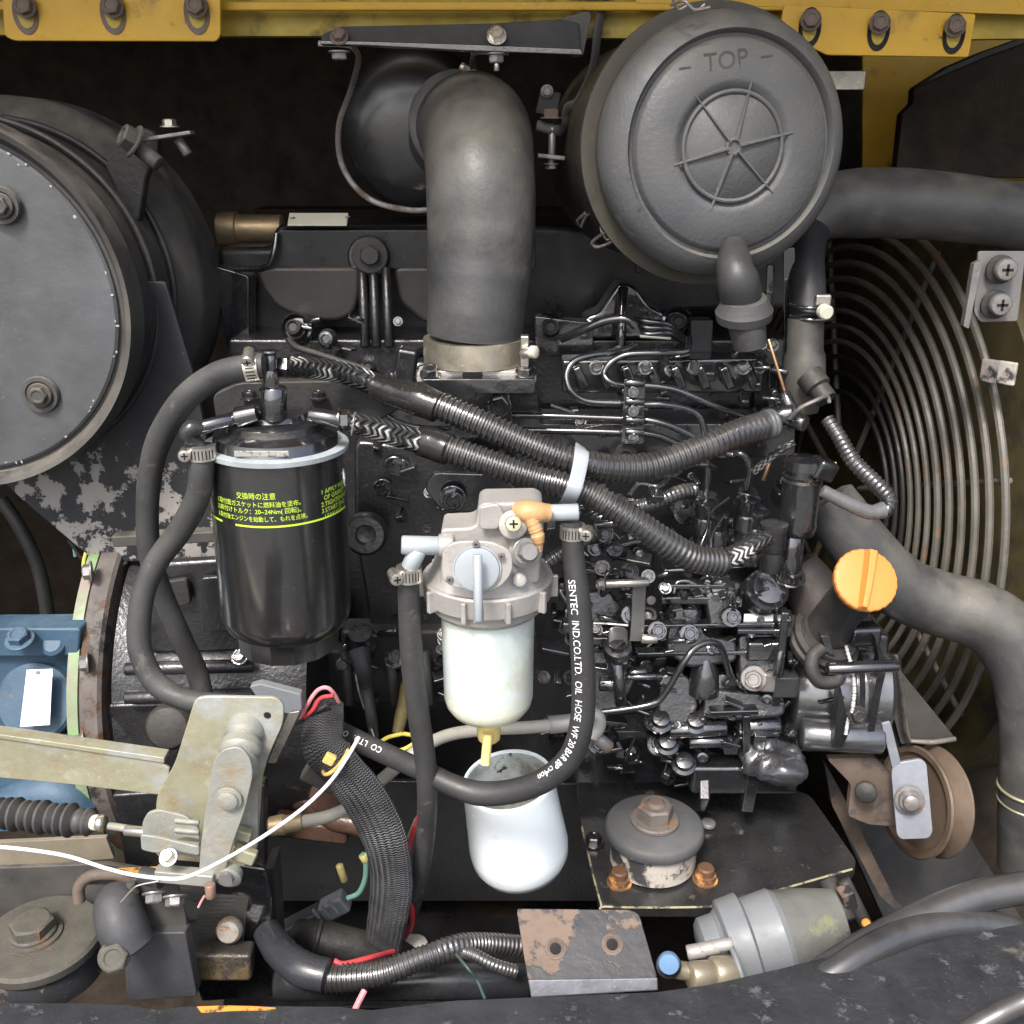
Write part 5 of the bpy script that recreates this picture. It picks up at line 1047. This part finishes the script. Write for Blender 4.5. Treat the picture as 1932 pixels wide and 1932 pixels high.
# ================================================================== ENGINE MOUNT PLATE
M_ = thing('engine_mount_plate', 'thick black engine mounting plate with a chipped pale edge', 'mount plate', PZ(1350, 1600, .835))
pz = lambda u, v: (u, v)
mpz = plate('plate', [(1086, 1472), (1330, 1466), (1470, 1478), (1530, 1500), (1616, 1622), (1612, 1640), (1540, 1660), (1390, 1702), (1330, 1712), (1146, 1712), (1130, 1700), (1092, 1540)], PZ(1350, 1600, .835), 22, M('worn_mount_plate', (.022, .022, .022), .3, coat=.6, cior=1.7, crough=.2, bump=.35, bs=90, mott=.3, patches=(((.13, .125, .11), 45, .60, .70, .6), ((.4, .38, .3), 150, .72, .76, .7))), M_, normal=Z, r=12, bevel=3)
kz = sc(PZ(1350, 1700, .835))
tube('chipped_edge', [PZ(u, v, .8345) for u, v in ((1098, 1560), (1132, 1698), (1150, 1711), (1330, 1711), (1392, 1701), (1540, 1659), (1608, 1640))], 2.2, M('chipped_edge_paint', (.36, .33, .2), .6, patches=(((.03, .03, .03), 70, .48, .56, .5),)), M_, seg=6)
for u, v in ((1168, 1668), (1330, 1662)):
    lathe('orange_bolt', PZ(u, v, .834), Z, [(0, 24), (5, 24), (6, 20), (16, 20), (17, 16), (30, 16), (33, 13)], M('rust_orange_bolt', (.12, .06, .03), .6, bump=.5, patches=(((.55, .26, .07), 60, .5, .6, .7),)), M_, seg=24)
bolt(PZ(1120, 1590, .836), Z, 15, gloss, M_)
box('stiffener', (1325, 1490, .80), (20, 60, 90), gloss, M_, rot=(-50, 0, -6), bevel=4)
screw(PZ(1336, 1556, .838), Z, 14, steeld, M_)
N_ = thing('engine_mount', 'round grey rubber engine mount with a large rusty nut on worn steel sleeve', 'engine mount', PZ(1232, 1640, .84))
mc = PZ(1231, 1622, .837); k = sc(mc)
ma = Vector((0, 0, 1))
top = P(1232, 1540, .78); hh = 62
lathe('steel_sleeve', mc, ma, [(0, 70), (2, 80), (30, 80), (58, 82)], peelw, N_, seg=64, s=k, sharp=30)
lathe('rubber_disc', mc + ma * 58 * k, ma, [(0, 84), (2, 90), (12, 93), (22, 90), (26, 86), (30, 4)], M('mount_rubber', (.07, .075, .08), .55, bump=.3, mott=.2, dust=.3, patches=(((.2, .19, .17), 60, .66, .72, .7),)), N_, seg=72, s=k, sharp=50)
bolt(mc + ma * 88 * k, ma, 34, M('grimy_nut', (.16, .14, .125), .6, .3, bump=.6, mott=.3, patches=((( .22, .12, .06), 60, .56, .64, .8),)), N_, h=30, washer=1.35, cup=False)
lathe('stud', mc + ma * 120 * k, ma, [(-4, 18), (6, 18), (11, 12)], rusty, N_, seg=20, s=k)
for u, v in ((1184, 1540), (1296, 1556)): screw((u, v, .775), Z, 6, steeld, N_)
# ================================================================== GREY STARTER / LIFT PUMP, bottom right
G = thing('electric_pump', 'grey ribbed cylindrical pump with a blue-capped brass fitting under the mount plate', 'pump', (1450, 1780, .68))
ga = P(1335, 1798, .655); gb = P(1560, 1735, .665); gx = (gb - ga).normalized(); k = sc(ga); L = (gb - ga).length / k
lathe('pump_housing', ga, gx, [(-14, 36), (-10, 54), (-2, 64), (26, 66), (34, 72), (38, 84), (40, 86), (80, 90), (84, 82), (86, 78), (140, 82), (150, 76)], greyp, G, seg=60, s=k, sharp=30)
lathe('end_cover', ga + gx * 150 * k, gx, [(0, 76), (40, 70), (90, 56), (110, 50), (114, 30)], M('dusty_olive_cover', (.11, .112, .108), .6, bump=.5, mott=.3, dust=.5, dustcol=(.17, .17, .14), patches=(((.22, .24, .11), 26, .60, .70, .8), ((.05, .045, .035), 30, .56, .66, .7))), G, seg=48, s=k, sharp=30)
rod('brass_fitting', (1345, 1838, .59), (1300, 1842, .585), 26, M('brassy_fitting', (.34, .30, .22), .4, .5, bump=.3), G); rod('brass_fitting', (1388, 1834, .595), (1342, 1838, .59), 31, M('brassy_fitting', (0, 0, 0)), G)
torus('fitting_ring', P(1392, 1830, .60), gx, 38 * k, 5 * k, greyp, G, seg=36)
for i in range(3): rod('connector_block', (1296 + i * 24, 1798 - i * 6, .61), (1330 + i * 26, 1792 - i * 6, .61), 14 - i, alu, G)
lathe('blue_cap', (1262, 1818, .575), Vector((-.15, -1, .5)), [(-14, 19), (0, 21), (6, 18), (7, 3)], bluecap, G, seg=32)
rod('brass_neck', (1312, 1836, .592), (1262, 1826, .590), 17, M('brassy_fitting', (0, 0, 0)), G)
lathe('cap_seat', (1262, 1822, .585), Vector((0, -1, .5)), [(-10, 23), (0, 24), (3, 20)], hoseb, G, seg=32)
for (a, b, r_, m_) in (((1590, 1660, .70), (1640, 1760, .68), 14, castd), ((1560, 1660, .71), (1600, 1740, .68), 18, castd)): rod('cable_end', a, b, r_, m_, G)
lathe('orange_tip', (1634, 1742, .66), Vector((0, -1, .6)), [(0, 9), (5, 7)], orangb, G, seg=14)
box('terminal', (1600, 1700, .69), (26, 60, 30), peel, G, rot=(0, -20, 10), bevel=4)
# ================================================================== BIG HOSES lower right
for lb, pts, r_ in (('upper of two thick black hoses entering from the right edge', [(1990, 1668, .62), (1932, 1675, .62), (1850, 1690, .615), (1760, 1722, .605), (1680, 1760, .59), (1600, 1806, .575), (1530, 1850, .565)], 30),
                    ('lower thick black hose arching just above the frame beam at right', [(1990, 1790, .60), (1900, 1752, .605), (1820, 1742, .60), (1740, 1752, .59), (1660, 1782, .575), (1590, 1824, .56), (1520, 1870, .55)], 27)):
    t = thing('hydraulic_hose', lb, 'hose', pts[3]); tube('hose_body', pts, r_, M('satin_hose', (.024, .025, .029), .36, coat=.8, cior=1.7, crough=.28, bump=.15, mott=.2, dust=.25, patches=(((.12, .12, .12), 120, .68, .73, .6),)), t, seg=32)
t = thing('hydraulic_hose', 'grey-sheened hose crossing the bottom right corner on top of the beam', 'hose', (1900, 1910, .45)); tube('hose_body', [(1800, 1960, .46), (1880, 1915, .465), (1932, 1890, .465), (1990, 1870, .465)], 20, M('satin_hose', (0, 0, 0)), t, seg=24)
# ================================================================== FRAME BEAM (bottom)
BZ = .905
far = [(-80, 1888), (0, 1893), (150, 1893), (240, 1897), (300, 1906), (340, 1900), (420, 1897), (640, 1900), (700, 1906), (860, 1888), (1000, 1882), (1240, 1872), (1340, 1858), (1480, 1826), (1620, 1790), (1760, 1768), (1880, 1752), (2020, 1728)]
fp_ = [PZ(u, v, BZ) for u, v in far]; n = len(fp_)
near = [Vector((p.x * .62, .30, BZ - .004)) for p in fp_]
vs = []; 
for p, q in zip(fp_, near):
    vs += [p + Vector((0, .002, -.12)), p + Vector((0, .003, -.012)), p, p + (q - p) * .12 + Z * .0035, q, q + Vector((0, 0, -.12))]
fs = []
for i in range(n - 1):
    for j in range(5): fs.append((i * 6 + j, i * 6 + j + 1, i * 6 + j + 7, i * 6 + j + 6))
beamm = M('rough_black_beam', (.030, .031, .034), .5, bump=.7, bs=170, mott=.35, patches=(((.10, .10, .105), 60, .60, .68, .6), ((.17, .155, .13), 11, .66, .74, .8), ((.5, .5, .48), 120, .75, .77, .7)))
b = mk('frame_beam', vs, fs, beamm, None, sharp=50); b['kind'] = 'structure'
t = thing('paint_chip', 'orange paint worn bare along the far edge of the bottom beam', 'paint mark', PZ(410, 1902, BZ))
for q in ([(372, 1899), (420, 1897), (470, 1898), (520, 1901), (500, 1905), (440, 1906), (380, 1910)],):
    pts = [PZ(u, v, BZ + .0012) for u, v in q]; m_ = len(pts)
    mk('paint_flake', pts + [p - Z * .0012 for p in pts], [tuple(range(m_)), tuple(range(2 * m_ - 1, m_ - 1, -1))] + [(i, (i + 1) % m_, m_ + (i + 1) % m_, m_ + i) for i in range(m_)], orangb, t)
slab('bay_sill', (-1.2, .42, .5), (1.2, .50, .78), darkp)
# ================================================================== RUST PATCHED BRACKET
RZ = .90
t = thing('step_bracket', 'bent steel bracket with rust patches and two threaded holes standing on the beam', 'bracket', PZ(1100, 1800, .88))
nb = Vector((0, -.52, .85)).normalized()
pm = plate('bracket_plate', [(975, 1714), (1190, 1716), (1206, 1724), (1241, 1845), (996, 1849), (976, 1724)], P(1100, 1770, .60), 7, peel, t, normal=nb, r=8, bevel=2)
plate('bent_lip', [(996, 1848), (1241, 1844), (1242, 1869), (1002, 1883)], P(1115, 1848, .561), 7, M('satin_black_lip', (.15, .155, .175), .35, .4, bump=.3, bs=90, mott=.2), t, normal=Vector((0, -.8, .6)), bevel=3)
for u, v in ((1048, 1790), (1155, 1782)):
    q = PN(u, v, P(1100, 1770, .60), nb)
    th_ = lathe('threaded_hole', q, nb, [(-2, 21), (1.5, 20), (2, 15), (1, 14), (1.6, 12), (.8, 11)], rusty, pm, seg=32)
    lathe('hole_inside', q, nb, [(-2, 11), (1.1, 11)], hole, th_, seg=24)
# ================================================================== BOTTOM CONDUITS AND PIPES
t = thing('loom_conduit', 'black corrugated loom bending along the bottom from left to the rust patched bracket', 'conduit', (700, 1810, .58))
tube('conduit_body', [(505, 1760, .60), (530, 1800, .585), (580, 1836, .57), (640, 1845, .565), (720, 1836, .565), (800, 1806, .575), (860, 1785, .585), (920, 1780, .60), (990, 1786, .61)], [20, 26, 30, 28, 24, 22, 22, 20, 20], conduit, t, seg=24, corr=(9, .10))
tube('tape_wrap', [(500, 1752, .602), (530, 1796, .584), (570, 1828, .568), (620, 1842, .563)], [26, 30, 32, 31], M('vinyl_tape', (.03, .031, .035), .3, bump=.5, bs=50), t, jit=.02)
tube('conduit_branch', [(850, 1790, .585), (890, 1800, .58), (930, 1820, .575), (975, 1834, .575)], 13, conduit, t, corr=(7, .1))
t = thing('steel_pipe', 'satin black pipe lying behind the corrugated loom above the beam', 'pipe', (800, 1840, .58))
rod('pipe_body', (520, 1852, .60), (1000, 1850, .60), 34, M('satin_pipe', (.022, .023, .026), .28, bump=.15), t, seg=40)
t = thing('coolant_pipe', 'short fat black pipe with a collar left of the harness foot', 'pipe', (640, 1770, .65))
tube('pipe_body', [(560, 1760, .66), (610, 1772, .65), (680, 1790, .65), (740, 1800, .66)], [26, 34, 34, 32], castd, t); torus('collar', P(600, 1768, .65), Vector((1, 0, -.25)), 36 * kh * 1.1, 6 * kh, hoseb, t, seg=36)
tag(tube('thin_cable', [(860, 1800, .56), (885, 1830, .55), (900, 1850, .55), (915, 1885, .54)], 3, M('dark_green_wire', (.03, .06, .05), .4), None, seg=8), 'thin dark green cable hanging over the satin pipe', 'cable')
tag(tube('leaf_scrap', [(760, 1766, .66), (790, 1776, .655), (810, 1792, .65)], [8, 16, 6], M('dry_debris', (.4, .38, .33), .8, bump=.8), None, flat=.2), 'pale dry debris scrap behind the harness foot', 'debris')
# oily sump floor under the engine
t = thing('sump_tray', 'black oily tray under the engine between harness and mount plate', 'tray', (900, 1650, .90))
plate('tray_floor', [(480, 1480), (1140, 1480), (1180, 1900), (420, 1900)], PZ(850, 1700, .62), 10, M('oily_floor', (.016, .015, .015), .35, bump=.4, mott=.5, patches=(((.06, .04, .025), 8, .55, .7, .4),)), t, normal=Z)
plate('tray_wall', [(470, 1470), (1110, 1480), (1150, 1700), (470, 1700)], (800, 1560, .90), 10, cast, t)
t = thing('drain_fitting', 'brown oily pipe union in the dark gap right of the zinc lever', 'pipe union', (620, 1520, .80))
lathe('union_body', (610, 1500, .80), Vector((.8, -.6, .2)), [(-20, 20), (0, 34), (16, 32), (18, 18)], M('oily_rust', (.09, .05, .035), .3, bump=.6, mott=.5), t, seg=28)
tube('union_pipe', [(560, 1500, .82), (620, 1540, .8), (690, 1560, .79), (760, 1600, .79)], 22, M('oily_rust', (0, 0, 0)), t, jit=.05)
box('union_foot', (590, 1560, .80), (140, 40, 40), M('oily_rust', (0, 0, 0)), t, rot=(0, 8, 0), bevel=8)
# ================================================================== ZINC THROTTLE LEVER ASSEMBLY
Lv = thing('throttle_lever', 'yellow-zinc plated throttle bracket with a long flat bar and pivoting lever arm', 'lever bracket', (400, 1450, .58))
plate('mount_bar', [(-60, 1384), (0, 1390), (300, 1436), (320, 1450), (318, 1476), (300, 1500), (130, 1480), (-60, 1462)], (150, 1440, .585), 7, zinc, Lv, bevel=2)
plate('bar_flange', [(-60, 1380), (0, 1386), (310, 1430), (310, 1440), (0, 1394), (-60, 1390)], (150, 1410, .583), 30, zinc, Lv, bevel=1.5)
bp_ = plate('base_plate', [(368, 1318), (392, 1314), (520, 1316), (536, 1330), (534, 1365), (505, 1430), (494, 1470), (486, 1600), (466, 1636), (300, 1620), (288, 1600), (296, 1500), (330, 1440)], (410, 1470, .575), 8, zinc, Lv, r=14, bevel=2)
lathe('plate_hole', (504, 1350, .5745), -Y, [(-1, 7), (.6, 6), (.6, 2)], hole, bp_, seg=20)
s0_ = P(464, 1372, .578); sa = (P(434, 1500, .53) - s0_).normalized(); k = sc(s0_)
lathe('pivot_shaft', s0_, sa, [(-10, 36), (20, 36), (26, 30), (34, 30), (38, 37), (54, 39), (60, 36), (64, 30), (72, 30), (76, 38), (98, 40), (104, 34)], zincg, Lv, seg=44, s=k, sharp=30)
ar = plate('lever_arm', [(402, 1436), (420, 1414), (452, 1408), (472, 1430), (478, 1460), (462, 1530), (440, 1590), (424, 1648), (400, 1670), (374, 1664), (378, 1600), (392, 1500)], (425, 1530, .535), 9, zincg, Lv, r=14, bevel=2.5)
lathe('pivot_pin', (431, 1508, .533), -Y, [(0, 26), (2, 25), (3, 19), (8, 19), (10, 16)], zincg, ar, seg=36)
plate('rear_arm', [(470, 1430), (488, 1470), (486, 1580), (470, 1600), (440, 1600), (450, 1520)], (468, 1520, .556), 9, zincg, Lv, r=10, bevel=2)
box('stop_lug', (455, 1572, .55), (40, 22, 20), zinc, Lv, rot=(0, 20, 0), bevel=4); box('stop_lug', (462, 1612, .545), (44, 30, 20), zinc, Lv, rot=(0, 25, 0), bevel=5)
lathe('arm_end', (430, 1650, .54), Vector((-.1, -.8, -.2)), [(-10, 26), (6, 28), (10, 24), (12, 14)], zincg, Lv, seg=32); lathe('pin', (428, 1656, .525), Vector((-.1, -.9, 0)), [(0, 15), (8, 14)], steeld, Lv, seg=20)
# clevis that joins rod and arm
plate('clevis', [(278, 1534), (300, 1528), (350, 1540), (374, 1560), (378, 1585), (350, 1580), (320, 1590), (268, 1580), (268, 1552)], (320, 1560, .545), 8, zincg, Lv, r=8, bevel=2.5)
plate('clevis', [(264, 1575), (300, 1580), (340, 1590), (376, 1598), (376, 1615), (330, 1606), (290, 1610), (266, 1604)], (320, 1592, .535), 8, zincg, Lv, r=6, bevel=2.5)
for v in (1548, 1566, 1590, 1606): rod('clevis_web', (330, v, .545), (376, v + 4, .545), 5, zincg, Lv)
box('pivot_link', (350, 1652, .535), (110, 26, 24), zincg, Lv, rot=(0, 6, 0), bevel=3)
lathe('link_bush', (285, 1655, .54), Vector((1, -.3, 0)), [(-20, 17), (24, 17)], hoseb, Lv, seg=24); bolt((318, 1618, .53), Vector((0, -.6, .8)), 13, steel, Lv, h=16)
for u, v in ((292, 1684), (330, 1690)): bolt((u, v, .54), Vector((.1, -.6, -.6)), 17, steeld, Lv)
rod('control_rod', (236, 1566, .555), (330, 1575, .55), 10, steel, Lv); rod('control_rod', (205, 1558, .56), (262, 1566, .555), 7, zincg, Lv)
rod('lock_nut', (172, 1552, .565), (188, 1552, .563), 15, M('cream_nut', (.6, .56, .42), .45), Lv); 
tube('spring_clip', [(228, 1702, .53), (248, 1680, .53), (262, 1670, .53), (300, 1662, .53)], 1.8, steel, Lv, seg=6); tube('cotter_pin', [(386, 1690, .52), (380, 1700, .52), (374, 1712, .52)], 2.2, pinkw, Lv, seg=6)
rod('lower_pin', (396, 1668, .52), (398, 1692, .52), 10, M('coppery_pin', (.32, .2, .15), .45, .3), Lv)
plate('sensor_cover', [(470, 1296), (490, 1290), (568, 1310), (570, 1340), (560, 1350), (500, 1340)], (520, 1320, .64), 20, greyp, Lv, r=4, bevel=3)
plate('sensor_edge', [(545, 1345), (566, 1342), (520, 1440), (505, 1440)], (535, 1390, .62), 8, steel, Lv, r=3)
# bellows
t = thing('cable_bellows', 'black rubber bellows on the throttle cable at the left edge', 'bellows', (80, 1545, .57))
ba, bb_ = P(-10, 1532, .575), P(176, 1552, .565); bx_ = (bb_ - ba).normalized(); k = sc(ba); Lb = (bb_ - ba).length / k
prof = []
for i in range(11):
    h = Lb * i / 11; prof += [(h, 18), (h + Lb / 44, 27 + (i % 3) * 2 - (i > 8) * 4), (h + Lb / 44 * 2.2, 28 + (i % 3) * 2 - (i > 8) * 4)]
prof += [(Lb, 16), (Lb + 14, 15)]
lathe('bellows_body', ba, bx_, prof, M('bellows_rubber', (.035, .034, .036), .45, bump=.3, mott=.3, dust=.3), t, seg=36, s=k, sharp=60)
cyl('adjusting_nut', P(184, 1552, .562), bx_, 17, 14, steel, t, seg=6)
# white pull wire
t = thing('white_wire', 'thin white wire running from the left edge and curling up over the lever', 'wire', (400, 1640, .52))
tube('wire_body', [(-20, 1596, .53), (60, 1604, .53), (130, 1616, .525), (200, 1638, .52), (260, 1652, .515), (330, 1658, .505), (370, 1648, .50), (430, 1618, .495), (500, 1576, .495), (570, 1526, .50), (620, 1478, .51), (652, 1434, .515), (678, 1390, .52)], 3.6, wirew, t, seg=10)
# ================================================================== BOTTOM LEFT MOUNT
Bm = thing('rear_mount', 'round dusty rubber mount with a hexagon bolt in the lower left corner', 'engine mount', PZ(90, 1800, .86))
mc = PZ(76, 1772, .895); k = sc(mc)
lathe('mount_base', mc - Z * 70 * k, Z, [(0, 110), (50, 104), (62, 96)], peel, Bm, seg=64, s=k)
lathe('mount_disc', mc - Z * 10 * k, Z, [(-6, 104), (0, 112), (14, 112), (20, 106), (22, 4)], M('dusty_mount_top', (.055, .052, .045), .6, bump=.6, mott=.4, dust=.5, dustcol=(.13, .12, .09), patches=(((.12, .07, .04), 30, .6, .7, .8),)), Bm, seg=80, s=k, sharp=40)
lathe('bolt_washer', mc + Z * 12 * k - X * 6 * k, Z, [(0, 48), (4, 47), (5, 40)], M('dusty_mount_top', (0, 0, 0)), Bm, seg=44, s=k)
bolt(mc + Z * 16 * k - X * 10 * k, Z, 40, M('dusty_mount_top', (0, 0, 0)), Bm, h=20, washer=1.05, cup=False)
Bk = thing('mount_bracket', 'black upright bracket with a rubber boot and orange-chipped top edge beside the rear mount', 'bracket', (240, 1780, .56))
plate('upright_plate', [(236, 1850), (236, 1740), (244, 1660), (330, 1660), (345, 1700), (360, 1790), (372, 1870), (240, 1880)], (290, 1790, .555), 8, dusty, Bk, r=6, bevel=2)
plate('sloped_plate', [(340, 1680), (470, 1690), (460, 1780), (372, 1860), (350, 1780)], (400, 1770, .60), 10, M('grimy_steel_sheet', (.09, .085, .075), .6, bump=.6, mott=.3, dust=.4, patches=(((.02, .02, .02), 60, .58, .66, .4),)), Bk, r=4, bevel=2)
plate('rear_wall', [(-60, 1640), (200, 1630), (330, 1650), (330, 1720), (180, 1760), (-60, 1760)], (120, 1700, .64), 10, dusty, Bk, bevel=2)
plate('cream_strip', [(-10, 1590), (200, 1580), (215, 1620), (-10, 1640)], (100, 1610, .70), 10, M('cream_grimy', (.22, .19, .14), .6, mott=.25), Bk)
plate('edge_bar', [(150, 1654), (300, 1648), (340, 1650), (352, 1668), (160, 1670)], (240, 1660, .57), 22, M('chipped_orange_edge', (.05, .045, .04), .5, patches=(((.55, .28, .05), 16, .52, .56, .6),)), Bk, bevel=2)
tube('hook_pipe', [(150, 1700, .56), (150, 1672, .56), (172, 1652, .56), (220, 1650, .56), (246, 1664, .56)], 11, rusty, Bk)
tube('rubber_boot', [(226, 1684, .555), (222, 1714, .543), (232, 1750, .536), (256, 1790, .532)], [36, 44, 46, 40], M('boot_rubber', (.035, .036, .042), .5, bump=.3, mott=.3, dust=.4, dustcol=(.1, .095, .085)), Bk, seg=36, step=8)
lathe('boot_tip', (248, 1676, .55), Z, [(-8, 14), (12, 8), (14, 2)], rubber, Bk, seg=18)
bolt((216, 1804, .52), Vector((.2, -.8, .5)), 27, M('dusty_mount_top', (0, 0, 0)), Bk, h=14, washer=1.1)
plate('lower_block', [(236, 1760), (350, 1760), (372, 1880), (240, 1890)], (300, 1820, .548), 30, M('boot_rubber', (0, 0, 0)), Bk, r=6, bevel=3)
# black post with bolt and stained block
Pk = thing('post_bracket', 'glossy black post with a corroded round-head bolt below the lever', 'bracket', (430, 1760, .60))
plate('post_plate', [(440, 1630), (500, 1640), (510, 1700), (520, 1880), (380, 1890), (350, 1790), (362, 1740), (400, 1660)], (440, 1760, .60), 12, glossc, Pk, r=5, bevel=3)
lathe('corroded_bolt', (432, 1756, .585), Vector((0, -1, .4)), [(-10, 24), (0, 25), (8, 20), (10, 8)], M('corroded_zinc', (.36, .33, .28), .5, .4, bump=.7, mott=.3, patches=(((.5, .25, .08), 50, .52, .6, .7),)), Pk, seg=28)
box('stained_block', (422, 1812, .58), (110, 56, 50), M('brown_stained_resin', (.10, .07, .035), .3, bump=.5, mott=.5, patches=(((.04, .035, .03), 16, .5, .56, .3), ((.34, .25, .12), 40, .62, .7, .4))), Pk, rot=(-10, 4, 4), bevel=8, bseg=3)
plate('post_side', [(500, 1640), (516, 1636), (530, 1880), (514, 1880)], (515, 1760, .62), 60, castd, Pk, bevel=2)
